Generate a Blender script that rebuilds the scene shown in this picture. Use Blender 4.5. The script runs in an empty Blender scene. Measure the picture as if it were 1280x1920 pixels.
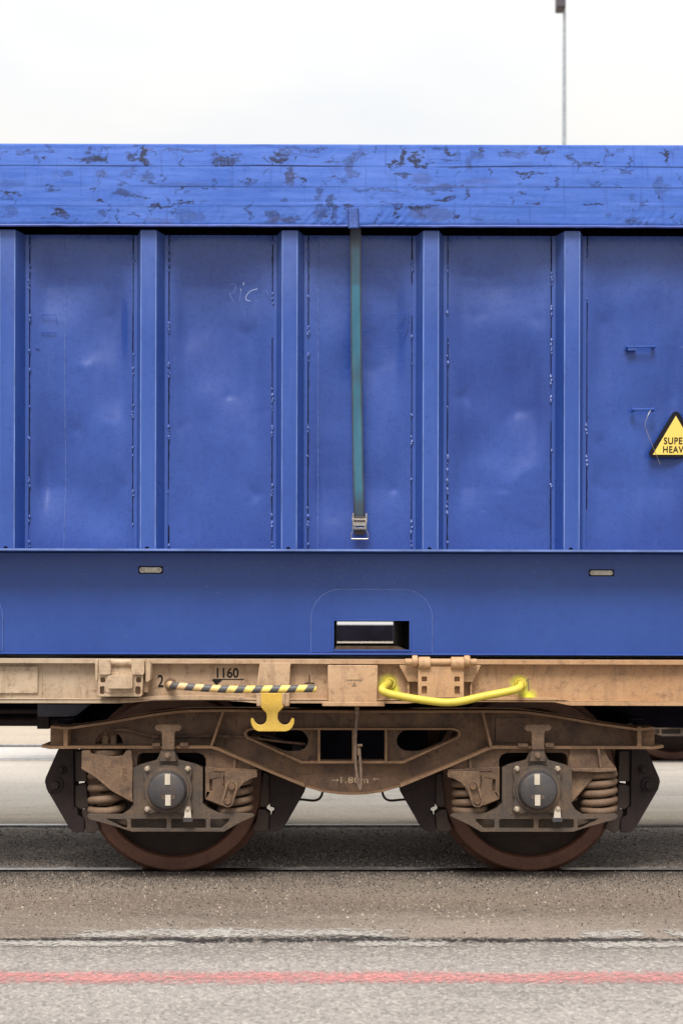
import bpy, bmesh, math, random
from mathutils import Vector, Matrix, noise
from mathutils.geometry import tessellate_polygon

random.seed(7)
SC = bpy.context.scene
COL = SC.collection
R = math.radians

# ------------------------------------------------------------------ camera, sky, sun, exposure
F, D0, HC, VX, VY = 2482.0, 6.8, 1.26, 648.0, 1170.0     # focal length (px of the 1280 px photo), distance to near rail, eye height
cam = bpy.data.cameras.new('camera')
cam.sensor_fit = 'VERTICAL'
cam.sensor_height = 36.0
cam.lens = F * 36.0 / 1920.0
cam.shift_x = (640 - VX) / 1920.0
cam.shift_y = (VY - 960) / 1920.0
cam.clip_end = 3000
cam.dof.use_dof = True
cam.dof.focus_distance = 6.36
cam.dof.aperture_fstop = 2.8
camo = bpy.data.objects.new('camera', cam)
camo.location = (0, -D0, HC)
camo.rotation_euler = (R(90), 0, 0)
COL.objects.link(camo)
SC.camera = camo

SUN_EL, SUN_AZ = 57, 190          # overcast: a very soft sun, behind the camera and a little to the left
world = bpy.data.worlds.new('World')
SC.world = world
world.use_nodes = True
wn, wl = world.node_tree.nodes, world.node_tree.links
bg = wn['Background']
bg.inputs['Strength'].default_value = 0.1
sky = wn.new('ShaderNodeTexSky')
sky.sky_type = 'NISHITA'
sky.sun_disc = False
sky.sun_elevation = R(SUN_EL)
sky.sun_rotation = R(SUN_AZ)
sky.air_density = 1.0
sky.dust_density = 3.0
tc = wn.new('ShaderNodeTexCoord')
mp = wn.new('ShaderNodeMapping')
mp.inputs['Scale'].default_value = (1.0, 1.0, 3.0)
wl.new(tc.outputs['Generated'], mp.inputs['Vector'])
nz = wn.new('ShaderNodeTexNoise')
nz.inputs['Scale'].default_value = 2.6
nz.inputs['Detail'].default_value = 5
wl.new(mp.outputs['Vector'], nz.inputs['Vector'])
cr = wn.new('ShaderNodeValToRGB')
cr.color_ramp.elements[0].position = 0.34
cr.color_ramp.elements[0].color = (0.92, 0.92, 0.92, 1)
cr.color_ramp.elements[1].position = 0.52
cr.color_ramp.elements[1].color = (1, 1, 1, 1)
wl.new(nz.outputs['Fac'], cr.inputs['Fac'])
cl = wn.new('ShaderNodeValToRGB')
cl.color_ramp.elements[0].position = 0.3
cl.color_ramp.elements[0].color = (2.78, 2.80, 2.80, 1)
cl.color_ramp.elements[1].position = 0.7
cl.color_ramp.elements[1].color = (3.16, 3.08, 2.94, 1)
wl.new(nz.outputs['Fac'], cl.inputs['Fac'])
mx = wn.new('ShaderNodeMix')
mx.data_type = 'RGBA'
wl.new(cr.outputs['Color'], mx.inputs['Factor'])
wl.new(sky.outputs['Color'], mx.inputs['A'])
wl.new(cl.outputs['Color'], mx.inputs['B'])
sz = wn.new('ShaderNodeSeparateXYZ')
wl.new(tc.outputs['Generated'], sz.inputs[0])
ov = wn.new('ShaderNodeMapRange')                  # overcast sky, brightest overhead
ov.inputs['From Min'].default_value = 0.0; ov.inputs['From Max'].default_value = 1.0
ov.inputs['To Min'].default_value = 1.0; ov.inputs['To Max'].default_value = 3.5
zp = wn.new('ShaderNodeMath'); zp.operation = 'POWER'; zp.use_clamp = True; zp.inputs[1].default_value = 2.5
zc = wn.new('ShaderNodeMath'); zc.operation = 'MAXIMUM'; zc.inputs[1].default_value = 0.0
wl.new(sz.outputs['Z'], zc.inputs[0]); wl.new(zc.outputs[0], zp.inputs[0])
wl.new(zp.outputs[0], ov.inputs['Value'])
mm = wn.new('ShaderNodeVectorMath'); mm.operation = 'SCALE'
wl.new(mx.outputs['Result'], mm.inputs[0]); wl.new(ov.outputs['Result'], mm.inputs['Scale'])
wl.new(mm.outputs['Vector'], bg.inputs['Color'])

sl = bpy.data.lights.new('sun', 'SUN')
sl.energy = 1.5
sl.angle = R(24)
sl.color = (1.0, 0.95, 0.88)
so = bpy.data.objects.new('sun', sl)
az = R(SUN_AZ)
sd = Vector((math.sin(az) * math.cos(R(SUN_EL)), math.cos(az) * math.cos(R(SUN_EL)), math.sin(R(SUN_EL))))
so.rotation_euler = sd.to_track_quat('Z', 'Y').to_euler()
so.location = (-3, -10, 20)
COL.objects.link(so)
vs = SC.view_settings
vs.view_transform = 'Standard'
vs.look = 'None'
vs.gamma = 1
vs.use_curve_mapping = False
vs.exposure = 1.5

# ------------------------------------------------------------------ helpers
def X(px, y): return (px - VX) / F * (D0 + y)
def Z(py, y): return HC - (py - VY) / F * (D0 + y)
def S(y): return (D0 + y) / F                               # metres per photo pixel at depth y
def PX(pts, y): return [(X(a, y), Z(b, y)) for a, b in pts]
def mir(pts, on=True): return [(1321 - a, b) for a, b in reversed(pts)] if on else list(pts)

def area(p): return 0.5 * sum(p[i - 1][0] * p[i][1] - p[i][0] * p[i - 1][1] for i in range(len(p)))
def ccw(p): return list(p) if area(p) > 0 else list(reversed(p))
def rrect(x0, y0, x1, y1, r, n=5):
    x0, x1 = min(x0, x1), max(x0, x1); y0, y1 = min(y0, y1), max(y0, y1)
    out = []
    for cx, cy, a0 in ((x1 - r, y1 - r, 0), (x0 + r, y1 - r, 90), (x0 + r, y0 + r, 180), (x1 - r, y0 + r, 270)):
        for k in range(n + 1):
            a = R(a0 + 90 * k / n)
            out.append((cx + r * math.cos(a), cy + r * math.sin(a)))
    return out
def circ(cx, cy, r, n=24): return [(cx + r * math.cos(2 * math.pi * k / n), cy + r * math.sin(2 * math.pi * k / n)) for k in range(n)]
def spline(pts, n=6):
    P = [Vector(p) for p in pts]; out = []
    for i in range(len(P) - 1):
        a, b, c, d = P[max(i - 1, 0)], P[i], P[i + 1], P[min(i + 2, len(P) - 1)]
        for k in range(n):
            t = k / n
            out.append(0.5 * ((2 * b) + (c - a) * t + (2 * a - 5 * b + 4 * c - d) * t * t + (3 * b - a - 3 * c + d) * t ** 3))
    out.append(P[-1])
    return out

class MB:
    def __init__(s): s.v = []; s.f = []
    def add(s, vs, fs):
        o = len(s.v); s.v += [tuple(v) for v in vs]; s.f += [[i + o for i in f] for f in fs]; return s
    def prism(s, outer, y0, y1, holes=()):                  # outline in XZ, from y0 (front) to y1 (back)
        loops = [ccw(outer)] + [list(reversed(ccw(h))) for h in holes]
        flat = [p for l in loops for p in l]; n = len(flat)
        tris = tessellate_polygon([[Vector((p[0], p[1], 0)) for p in l] for l in loops])
        vs = [(p[0], y0, p[1]) for p in flat] + [(p[0], y1, p[1]) for p in flat]
        fs = []
        for t in tris:
            a, b, c = (flat[i] for i in t)
            if (b[0] - a[0]) * (c[1] - a[1]) - (c[0] - a[0]) * (b[1] - a[1]) < 0: t = (t[0], t[2], t[1])
            fs.append(list(t)); fs.append([t[2] + n, t[1] + n, t[0] + n])
        o = 0
        for l in loops:
            m = len(l)
            for i in range(m):
                j = (i + 1) % m
                fs.append([o + j, o + i, o + i + n, o + j + n])
            o += m
        return s.add(vs, fs)
    def ext(s, pts, y0, y1, holes=(), ref=None):            # outline in photo pixels at the depth of its front
        r = y0 if ref is None else ref
        return s.prism(PX(pts, r), y0, y1, [PX(h, r) for h in holes])
    def box(s, x0, x1, y0, y1, z0, z1):
        return s.prism([(x0, z0), (x1, z0), (x1, z1), (x0, z1)], y0, y1)
    def boxp(s, a, b, c, d, y0, y1): return s.ext([(a, b), (c, b), (c, d), (a, d)], y0, y1)
    def prism_z(s, pts, z0, z1):                            # outline in XY, ccw
        pts = ccw(pts); n = len(pts)
        vs = [(p[0], p[1], z0) for p in pts] + [(p[0], p[1], z1) for p in pts]
        tr = tessellate_polygon([[Vector((p[0], p[1], 0)) for p in pts]])
        fs = []
        for t in tr:
            a, b, c = (pts[i] for i in t)
            if (b[0] - a[0]) * (c[1] - a[1]) - (c[0] - a[0]) * (b[1] - a[1]) < 0: t = (t[0], t[2], t[1])
            fs.append([t[2], t[1], t[0]]); fs.append([i + n for i in t])
        for i in range(n):
            j = (i + 1) % n
            fs.append([i, j, j + n, i + n])
        return s.add(vs, fs)
    def lathe_y(s, cx, cz, prof, n=32):                     # profile (r, y) turned about a line along Y
        vs = []; fs = []; m = len(prof)
        for k in range(n):
            a = 2 * math.pi * k / n
            for r, y in prof: vs.append((cx + r * math.cos(a), y, cz + r * math.sin(a)))
        for k in range(n):
            k2 = (k + 1) % n
            for i in range(m - 1): fs.append([k * m + i, k * m + i + 1, k2 * m + i + 1, k2 * m + i])
        return s.add(vs, fs)
    def tube(s, pts, r, n=10, radii=None):
        P = [Vector(p) for p in pts]; vs = []; fs = []; m = len(P)
        t0 = (P[1] - P[0]).normalized()
        u = t0.orthogonal().normalized()
        for i, p in enumerate(P):
            t = (P[min(i + 1, m - 1)] - P[max(i - 1, 0)]).normalized()
            u = (u - t * u.dot(t)).normalized(); w = t.cross(u)
            rr = radii[i] if radii else r
            for k in range(n):
                a = 2 * math.pi * k / n
                vs.append(p + u * rr * math.cos(a) + w * rr * math.sin(a))
        for i in range(m - 1):
            for k in range(n):
                k2 = (k + 1) % n
                fs.append([i * n + k, i * n + k2, (i + 1) * n + k2, (i + 1) * n + k])
        fs.append([n - 1 - k for k in range(n)]); fs.append([(m - 1) * n + k for k in range(n)])
        return s.add(vs, fs)
    def helix(s, cx, cy, z0, z1, r, wr, turns):
        n = int(turns * 28)
        pts = []
        for i in range(n + 1):
            t = i / n; a = 2 * math.pi * turns * t + 1.0
            e = min(1, max(0, (t * turns - 0.6) / (turns - 1.2)))
            pts.append((cx + r * math.cos(a), cy + r * math.sin(a), z0 + wr + (z1 - z0 - 2 * wr) * e))
        return s.tube(pts, wr, 10)
    def band(s, pts, t, y0, y1, ref=None):                  # a flange: pixel polyline, t px thick downwards
        return s.ext(list(pts) + [(a, b + t) for a, b in reversed(pts)], y0, y1, ref=ref)

ROOTS = {}
def link(o): COL.objects.link(o); return o
def rootof(p):
    while p.parent: p = p.parent
    return p
def thing(name, label, cat, loc=(0, 0, 0), rot=(0, 0, 0), group=None, kind=None):
    o = link(bpy.data.objects.new(name, None))
    o.empty_display_size = 0.1
    o.location = loc; o.rotation_euler = rot
    o['label'] = label; o['category'] = cat
    if group: o['group'] = group
    if kind: o['kind'] = kind
    return o
def part(name, mb, mat, parent=None, bevel=0.0, smooth=35, label=None, seg=1):
    me = bpy.data.meshes.new(name)
    off = Vector(rootof(parent).location) if parent else Vector((0, 0, 0))
    me.from_pydata([Vector(v) - off for v in mb.v], [], mb.f)
    bm = bmesh.new(); bm.from_mesh(me)
    bmesh.ops.recalc_face_normals(bm, faces=bm.faces)
    bm.to_mesh(me); bm.free()
    if smooth:
        for p in me.polygons: p.use_smooth = True
        me.set_sharp_from_angle(angle=R(smooth))
    me.materials.append(mat)
    o = link(bpy.data.objects.new(name, me))
    if parent: o.parent = parent
    if bevel:
        b = o.modifiers.new('bevel', 'BEVEL'); b.width = bevel; b.segments = seg
        b.limit_method = 'ANGLE'; b.angle_limit = R(40)
    if label: o['label'] = label
    return o
def islands(mb):
    par = list(range(len(mb.v)))
    def find(i):
        while par[i] != i: par[i] = par[par[i]]; i = par[i]
        return i
    for f in mb.f:
        for j in f[1:]: par[find(j)] = find(f[0])
    out = {}
    for f in mb.f: out.setdefault(find(f[0]), []).append(f)
    res = []
    for fs in out.values():
        idx = {}; m = MB()
        for f in fs:
            for i in f:
                if i not in idx: idx[i] = len(m.v); m.v.append(mb.v[i])
            m.f.append([idx[i] for i in f])
        res.append(m)
    return res
def parts(name, mb, *a, **k):                                # one object per separate piece
    return [part(name, m, *a, **k) for m in islands(mb)]
def tag(o, label, cat=None, group=None, kind=None):
    o['label'] = label
    if cat: o['category'] = cat
    if group: o['group'] = group
    if kind: o['kind'] = kind
    return o
def copy_tree(o, parent=None, keep=None):
    c = link(o.copy())
    if parent: c.parent = parent
    for ch in o.children:
        if keep is None or ch.name.split('.')[0] in keep: copy_tree(ch, c)
    return c
def text_mesh(mb, body, px0, py0, px1, py1, y, depth=0.0015, spacing=1.0, bold=0.018):
    """letters fitted to a pixel box on the plane y"""
    cu = bpy.data.curves.new('lettering', 'FONT'); cu.body = body; cu.space_character = spacing; cu.offset = bold
    o = link(bpy.data.objects.new('lettering', cu))
    bpy.context.view_layer.update()
    me = bpy.data.meshes.new_from_object(o.evaluated_get(bpy.context.evaluated_depsgraph_get()))
    co = [v.co.copy() for v in me.vertices]
    x0 = min(c.x for c in co); x1 = max(c.x for c in co); z0 = min(c.y for c in co); z1 = max(c.y for c in co)
    ax, bx, az_, bz = X(px0, y), X(px1, y), Z(py1, y), Z(py0, y)
    vs = [(ax + (c.x - x0) / (x1 - x0) * (bx - ax), y - depth, az_ + (c.y - z0) / (z1 - z0) * (bz - az_)) for c in co]
    mb.add(vs, [list(p.vertices) for p in me.polygons])
    bpy.data.objects.remove(o); bpy.data.curves.remove(cu); bpy.data.meshes.remove(me)
    return mb

def stroke(mb, pts, w, y):
    P = spline([(X(a, y), 0, Z(b, y)) for a, b in pts], 5) if len(pts) > 2 else [Vector((X(a, y), 0, Z(b, y))) for a, b in pts]
    l, r_ = [], []
    for i, p in enumerate(P):
        tn = (P[min(i + 1, len(P) - 1)] - P[max(i - 1, 0)]).normalized(); nn = Vector((-tn.z, 0, tn.x)) * w * 0.5
        l.append((p.x + nn.x, y, p.z + nn.z)); r_.append((p.x - nn.x, y, p.z - nn.z))
    k = len(P)
    mb.add(l + r_, [[i, i + 1, k + i + 1, k + i] for i in range(k - 1)])

# ------------------------------------------------------------------ materials
class NT:
    def __init__(s, name):
        s.m = bpy.data.materials.new(name); s.m.use_nodes = True
        s.n, s.l = s.m.node_tree.nodes, s.m.node_tree.links
        s.b = s.n['Principled BSDF']
        s.tc = s.n.new('ShaderNodeTexCoord').outputs['Object']
    def co(s, scale=(1, 1, 1), loc=(0, 0, 0), rot=(0, 0, 0)):
        m = s.n.new('ShaderNodeMapping'); m.inputs['Scale'].default_value = scale; m.inputs['Location'].default_value = loc
        m.inputs['Rotation'].default_value = rot
        s.l.new(s.tc, m.inputs['Vector']); return m.outputs['Vector']
    def noise(s, sc, det=4, rough=0.55, vec=None, dist=0):
        t = s.n.new('ShaderNodeTexNoise'); t.inputs['Scale'].default_value = sc; t.inputs['Detail'].default_value = det
        t.inputs['Roughness'].default_value = rough; t.inputs['Distortion'].default_value = dist
        s.l.new(vec if vec is not None else s.tc, t.inputs['Vector']); return t.outputs['Fac']
    def voro(s, sc, feat='F1', out='Color', vec=None):
        t = s.n.new('ShaderNodeTexVoronoi'); t.feature = feat; t.inputs['Scale'].default_value = sc
        s.l.new(vec if vec is not None else s.tc, t.inputs['Vector']); return t.outputs[out]
    def ramp(s, fac, stops, interp='LINEAR'):
        r = s.n.new('ShaderNodeValToRGB'); e = r.color_ramp.elements; r.color_ramp.interpolation = interp
        f4 = lambda c: (c, c, c, 1) if isinstance(c, (int, float)) else (*c, 1)
        e[0].position = stops[0][0]; e[0].color = f4(stops[0][1])
        e[1].position = stops[-1][0]; e[1].color = f4(stops[-1][1])
        for p, c in stops[1:-1]: e.new(p).color = f4(c)
        s.l.new(fac, r.inputs['Fac']); return r.outputs['Color']
    def mix(s, fac, a, b, blend='MIX'):
        m = s.n.new('ShaderNodeMix'); m.data_type = 'RGBA'; m.blend_type = blend
        for k, v in (('Factor', fac), ('A', a), ('B', b)):
            if isinstance(v, (int, float)):
                m.inputs[k].default_value = v if k == 'Factor' else (v, v, v, 1)
            elif isinstance(v, tuple): m.inputs[k].default_value = (*v, 1)
            else: s.l.new(v, m.inputs[k])
        return m.outputs['Result']
    def math(s, op, a, b=None, clamp=False):
        m = s.n.new('ShaderNodeMath'); m.operation = op; m.use_clamp = clamp
        for i, v in enumerate((a, b)):
            if v is None: continue
            if isinstance(v, (int, float)): m.inputs[i].default_value = v
            else: s.l.new(v, m.inputs[i])
        return m.outputs[0]
    def axis(s, k):
        t = s.n.new('ShaderNodeSeparateXYZ'); s.l.new(s.tc, t.inputs[0]); return t.outputs[k]
    def range(s, v, a, b):
        m = s.n.new('ShaderNodeMapRange'); m.inputs['From Min'].default_value = a; m.inputs['From Max'].default_value = b
        s.l.new(v, m.inputs['Value']); return m.outputs['Result']
    def attr(s, name):
        t = s.n.new('ShaderNodeAttribute'); t.attribute_name = name; return t.outputs['Fac']
    def bump(s, h, dist=0.002, strength=1.0):
        t = s.n.new('ShaderNodeBump'); t.inputs['Distance'].default_value = dist; t.inputs['Strength'].default_value = strength
        s.l.new(h, t.inputs['Height']); s.l.new(t.outputs['Normal'], s.b.inputs['Normal'])
    def out(s, col=None, rough=None, metal=None, spec=None):
        for k, v in (('Base Color', col), ('Roughness', rough), ('Metallic', metal), ('Specular IOR Level', spec)):
            if v is None: continue
            if isinstance(v, tuple): s.b.inputs[k].default_value = (*v, 1)
            elif isinstance(v, (int, float)): s.b.inputs[k].default_value = v
            else: s.l.new(v, s.b.inputs[k])
        return s.m

def grunge(name, c1, c2, c3=None, sc=6.0, rough=(0.55, 0.8), metal=0.0, bump=0.0015, speck=0.35, streak=0.0, spec=0.4):
    """worn painted or rusted metal: two tones in cloudy patches, specks and streaks of a third"""
    t = NT(name)
    n1 = t.noise(sc, 6, 0.65)
    col = t.mix(t.ramp(n1, [(0.32, 0.0), (0.68, 1.0)]), c1, c2)
    n2 = t.noise(sc * 9, 5, 0.7)
    if c3:
        col = t.mix(t.math('MULTIPLY', t.ramp(n2, [(0.56, 0.0), (0.66, 1.0)]), speck), col, c3)
        n4 = t.noise(sc * 1.7, 8, 0.75, t.co((1, 1, 1), (4, 2, 7)))
        col = t.mix(t.math('MULTIPLY', t.ramp(n4, [(0.55, 0.0), (0.7, 1.0)]), speck), col, c3)
    if streak:
        n3 = t.noise(14, 4, 0.6, t.co((3, 3, 0.25)))
        col = t.mix(t.math('MULTIPLY', t.ramp(n3, [(0.5, 0.0), (0.75, 1.0)]), streak), col, c3 or c1)
    n5 = t.noise(220, 2, 0.5)
    col = t.mix(t.ramp(n5, [(0.3, 0.22), (0.6, 0.0)]), col, tuple(x * 0.55 for x in c1))
    t.bump(t.math('ADD', n2, t.math('MULTIPLY', n5, 0.35)), bump)
    return t.out(col, t.math('ADD', t.math('MULTIPLY', n2, rough[1] - rough[0]), rough[0]), metal, spec)

def blue_paint(name, base, faded, deep, rough=0.34, scr=True):
    t = NT(name)
    n1 = t.noise(1.3, 4, 0.55)
    col = t.mix(t.ramp(n1, [(0.3, 0.0), (0.7, 1.0)]), deep, base)
    z = t.axis(2)
    wz = t.math('ADD', z, t.math('MULTIPLY', t.noise(2.2, 5, 0.6), 0.7))
    col = t.mix(t.math('MULTIPLY', t.range(wz, 1.9, 3.1), 0.85), col, faded)             # the bleached, dusty upper wall
    n2 = t.noise(9, 6, 0.7, t.co((2.2, 2.2, 0.22)))
    col = t.mix(t.ramp(n2, [(0.5, 0.0), (0.85, 0.14)]), col, faded)
    n3 = t.noise(30, 5, 0.75)
    col = t.mix(t.ramp(n3, [(0.3, 0.28), (0.5, 0.0)]), col, tuple(x * 0.6 for x in deep))
    if scr:
        for rot, sc_, th in ((0.5, (9, 9, 90), 0.735), (-0.9, (80, 9, 9), 0.745)):
            n4 = t.noise(1.0, 2, 0.5, t.co(sc_, (3 * rot, 0, 0), (0, rot, 0)))
            col = t.mix(t.ramp(n4, [(th + 0.035, 0.0), (th + 0.05, 0.35)]), col, (0.20, 0.25, 0.48))
    n6 = t.noise(55, 3, 0.6, t.co((1, 1, 1), (9, 3, 5)))
    col = t.mix(t.ramp(n6, [(0.755, 0.0), (0.78, 0.45)]), col, (0.20, 0.22, 0.40))
    t.bump(t.math('ADD', t.noise(60, 3, 0.6), t.math('MULTIPLY', n1, 2.0)), 0.0006, 0.5)
    return t.out(col, t.math('ADD', t.math('MULTIPLY', n3, 0.18), rough - 0.07), 0.0, 0.45)

def plain(name, c, rough=0.5, metal=0.0, var=0.25, sc=20, bump=0.0006, spec=0.4):
    t = NT(name)
    n = t.noise(sc, 5, 0.65)
    col = t.mix(t.ramp(n, [(0.35, 0.0), (0.7, 1.0)]), tuple(x * (1 - var) for x in c), tuple(min(1, x * (1 + var * 0.5)) for x in c))
    t.bump(n, bump)
    return t.out(col, rough, metal, spec)

M = {}
M['wall'] = blue_paint('wall_paint', (0.026, 0.068, 0.290), (0.098, 0.146, 0.365), (0.013, 0.038, 0.205), 0.26)
M['rib'] = blue_paint('rib_paint', (0.030, 0.076, 0.308), (0.120, 0.170, 0.390), (0.018, 0.054, 0.255), 0.28, False)
M['lower'] = blue_paint('lower_paint', (0.023, 0.065, 0.270), (0.043, 0.088, 0.290), (0.014, 0.047, 0.225), 0.30)
M['seam'] = plain('dark_seam', (0.009, 0.009, 0.022), 0.8, 0, 0.5, 40, 0.0006, 0.1)
M['bead'] = plain('painted_bead', (0.075, 0.125, 0.37), 0.4, 0, 0.4, 60)
M['edge'] = plain('worn_blue_edge', (0.13, 0.20, 0.47), 0.3, 0, 0.35, 6)
M['scratch'] = plain('bare_scratch', (0.30, 0.36, 0.56), 0.4, 0, 0.2, 30)
M['faint'] = plain('faint_scratch', (0.11, 0.16, 0.42), 0.4, 0, 0.2, 30)
M['black'] = plain('black_hole', (0.003, 0.003, 0.005), 0.9, 0, 0.2, 20, 0, 0.0)

# tarpaulin: faded woven cover with scuffs
t = NT('tarpaulin_cloth')
n1 = t.noise(2.5, 5, 0.6)
col = t.mix(t.ramp(n1, [(0.3, 0.0), (0.7, 1.0)]), (0.034, 0.092, 0.365), (0.056, 0.122, 0.42))
n2 = t.noise(7, 7, 0.7, t.co((0.5, 1, 3.2)))
col = t.mix(t.ramp(n2, [(0.45, 0.0), (0.75, 0.50)]), col, (0.085, 0.155, 0.455))
n3 = t.noise(10, 7, 0.75, t.co((1.1, 1, 0.9), (5, 0, 2)))
col = t.mix(t.ramp(n3, [(0.55, 0.0), (0.78, 0.55)]), col, (0.030, 0.055, 0.20))
brk = t.ramp(t.math('ADD', t.math('MULTIPLY', t.noise(40, 6, 0.8, t.co((0.35, 1, 2.2))), 0.5), t.math('MULTIPLY', t.noise(40, 6, 0.8, t.co((2.2, 1, 0.4), (3, 0, 3))), 0.5)), [(0.40, 0.0), (0.50, 1.0)])
gr = t.math('MULTIPLY', t.attr('grime'), brk, True)
col = t.mix(t.math('MULTIPLY', gr, 0.95), col, (0.014, 0.018, 0.042))
gp = t.attr('patch')
col = t.mix(t.math('MULTIPLY', gp, 0.5), col, (0.045, 0.062, 0.17))
ru = t.math('MULTIPLY', t.attr('rust'), t.ramp(t.noise(60, 5, 0.8), [(0.42, 0.0), (0.56, 1.0)]), True)
col = t.mix(t.math('MULTIPLY', ru, 0.3), col, (0.075, 0.042, 0.030))
n4 = t.noise(3.0, 3, 0.6, t.co((1.0, 1, 30)))
col = t.mix(t.ramp(n4, [(0.60, 0.0), (0.74, 0.25)]), col, (0.025, 0.05, 0.21))
n5 = t.noise(3.0, 3, 0.6, t.co((16.0, 1, 1.4), (2, 0, 0)))
col = t.mix(t.ramp(n5, [(0.58, 0.0), (0.74, 0.42)]), col, (0.025, 0.05, 0.21))
col = t.mix(t.math('MULTIPLY', t.attr('seamline'), 0.95), col, (0.012, 0.014, 0.035))
t.bump(t.math('ADD', t.noise(38, 6, 0.7, t.co((0.7, 1, 1.4))), t.math('MULTIPLY', n2, 0.5)), 0.003, 0.6)
M['tarp'] = t.out(col, 0.55, 0.0, 0.12)

# webbing
t = NT('strap_webbing')
z = t.axis(2)
n1 = t.noise(9, 5, 0.7, t.co((2, 1, 0.6)))
col = t.mix(t.ramp(n1, [(0.35, 0.0), (0.7, 1.0)]), (0.040, 0.145, 0.225), (0.070, 0.20, 0.295))
edge = t.ramp(t.math('ADD', t.math('ABSOLUTE', t.attr('across')), t.math('MULTIPLY', t.noise(30, 3), 0.25)), [(0.72, 0.0), (1.0, 0.8)])
col = t.mix(edge, col, (0.075, 0.062, 0.062))
g = t.ramp(t.attr('along'), [(0.0, 1.0), (0.06, 0.95), (0.075, 0.7), (0.19, 0.55), (0.20, 0.05), (0.42, 0.1), (0.5, 0.5), (0.55, 0.12), (0.58, 0.3), (0.66, 0.1), (0.88, 0.15), (0.93, 0.8), (1.0, 0.95)])
col = t.mix(t.math('MULTIPLY', g, 0.9), col, (0.048, 0.044, 0.055))
w = t.n.new('ShaderNodeTexWave'); w.inputs['Scale'].default_value = 130; w.bands_direction = 'X'
t.l.new(t.tc, w.inputs['Vector'])
t.bump(t.math('ADD', w.outputs['Fac'], t.noise(300, 2)), 0.0009)
M['webbing'] = t.out(col, 0.85, 0, 0.2)
M['patch'] = grunge('cover_patch', (0.040, 0.085, 0.31), (0.075, 0.130, 0.40), (0.024, 0.034, 0.085), 12, (0.6, 0.8), 0, 0.002, 0.6, 0.5, 0.2)
M['zinc'] = plain('zinc_steel', (0.36, 0.34, 0.31), 0.42, 0.75, 0.4, 50)
M['plate_metal'] = plain('nameplate_metal', (0.50, 0.47, 0.40), 0.45, 0.3, 0.35, 60)
M['yellow_sign'] = plain('sign_yellow', (0.70, 0.52, 0.11), 0.45, 0, 0.04, 8, 0.0001)
M['black_sign'] = plain('sign_black', (0.010, 0.009, 0.015), 0.5, 0, 0.2, 12, 0.0001, 0.12)

# wagon frame: cream-brown paint turning rusty brown to the right, with lime overspray round the grab iron sockets
def frame_mat(name, tone=1.0, spray=False):
    t = NT(name)
    x = t.axis(0)
    n1 = t.noise(3.5, 7, 0.7)
    pale = t.mix(t.ramp(n1, [(0.3, 0.0), (0.7, 1.0)]), (0.33 * tone, 0.245 * tone, 0.165 * tone), (0.42 * tone, 0.34 * tone, 0.25 * tone))
    brown = t.mix(t.ramp(n1, [(0.3, 0.0), (0.7, 1.0)]), (0.34 * tone, 0.185 * tone, 0.09 * tone), (0.42 * tone, 0.26 * tone, 0.14 * tone))
    wx = t.math('ADD', x, t.math('MULTIPLY', t.noise(1.8, 4, 0.6), 1.1))
    col = t.mix(t.range(wx, -1.1, 1.1), pale, brown)
    n2 = t.noise(22, 7, 0.75)
    col = t.mix(t.ramp(n2, [(0.52, 0.0), (0.70, 0.75)]), col, (0.14, 0.08, 0.048))
    n6 = t.noise(8, 5, 0.7, t.co((2.5, 2.5, 0.4), (1, 5, 3)))
    col = t.mix(t.ramp(n6, [(0.52, 0.0), (0.72, 0.6)]), col, (0.18, 0.105, 0.062))
    n3 = t.noise(75, 4, 0.7)
    col = t.mix(t.ramp(n3, [(0.66, 0.0), (0.71, 0.85)]), col, (0.055, 0.035, 0.028))
    n7 = t.noise(70, 4, 0.7, t.co((1, 1, 1), (8, 8, 2)))
    col = t.mix(t.ramp(n7, [(0.68, 0.0), (0.73, 0.6)]), col, (0.62, 0.53, 0.42))
    n8 = t.noise(5, 5, 0.65, t.co((0.6, 1, 9), (4, 0, 0)))
    col = t.mix(t.ramp(n8, [(0.55, 0.0), (0.72, 0.35)]), col, (0.24, 0.14, 0.08))
    if spray:
        yw = -0.458
        for px_, py_, r0 in ((726, 1283, 30), (972, 1284, 30), (990, 1308, 26), (735, 1296, 22)):
            v = t.n.new('ShaderNodeVectorMath'); v.operation = 'DISTANCE'
            t.l.new(t.tc, v.inputs[0]); v.inputs[1].default_value = (X(px_, yw), yw - 0.75, Z(py_, yw))
            d = t.math('ADD', t.math('DIVIDE', v.outputs['Value'], r0 * S(yw)), t.math('MULTIPLY', t.noise(30, 4, 0.7), 0.5))
            col = t.mix(t.math('MULTIPLY', t.ramp(d, [(0.45, 1.0), (1.15, 0.0)]), 0.9), col, (0.62, 0.66, 0.035))
    t.bump(t.math('ADD', n2, n3), 0.0016)
    return t.out(col, t.math('ADD', t.math('MULTIPLY', n2, 0.25), 0.5), 0, 0.4)
M['frame'] = frame_mat('frame_paint', 1.0, True)
M['frame_light'] = frame_mat('frame_casting', 1.12)
M['text_black'] = plain('stencil_black', (0.014, 0.012, 0.013), 0.6, 0, 0.5, 60, 0.0006, 0.15)
M['text_faint'] = plain('stencil_faint', (0.25, 0.17, 0.105), 0.6, 0, 0.4, 60)
M['text_pale'] = plain('stencil_pale', (0.42, 0.30, 0.20), 0.6, 0, 0.5, 60)
M['yellow'] = grunge('hook_yellow', (0.56, 0.35, 0.05), (0.63, 0.42, 0.08), (0.22, 0.13, 0.05), 9, (0.4, 0.6), 0, 0.0012, 0.5)
M['lime'] = grunge('grab_iron_lime', (0.52, 0.415, 0.045), (0.60, 0.49, 0.07), (0.30, 0.28, 0.13), 11, (0.4, 0.6), 0, 0.0012, 0.6)
t = NT('hazard_stripes')
x = t.axis(0); z = t.axis(2)
xs = t.math('ADD', x, t.math('MULTIPLY', z, -0.62))
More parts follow.
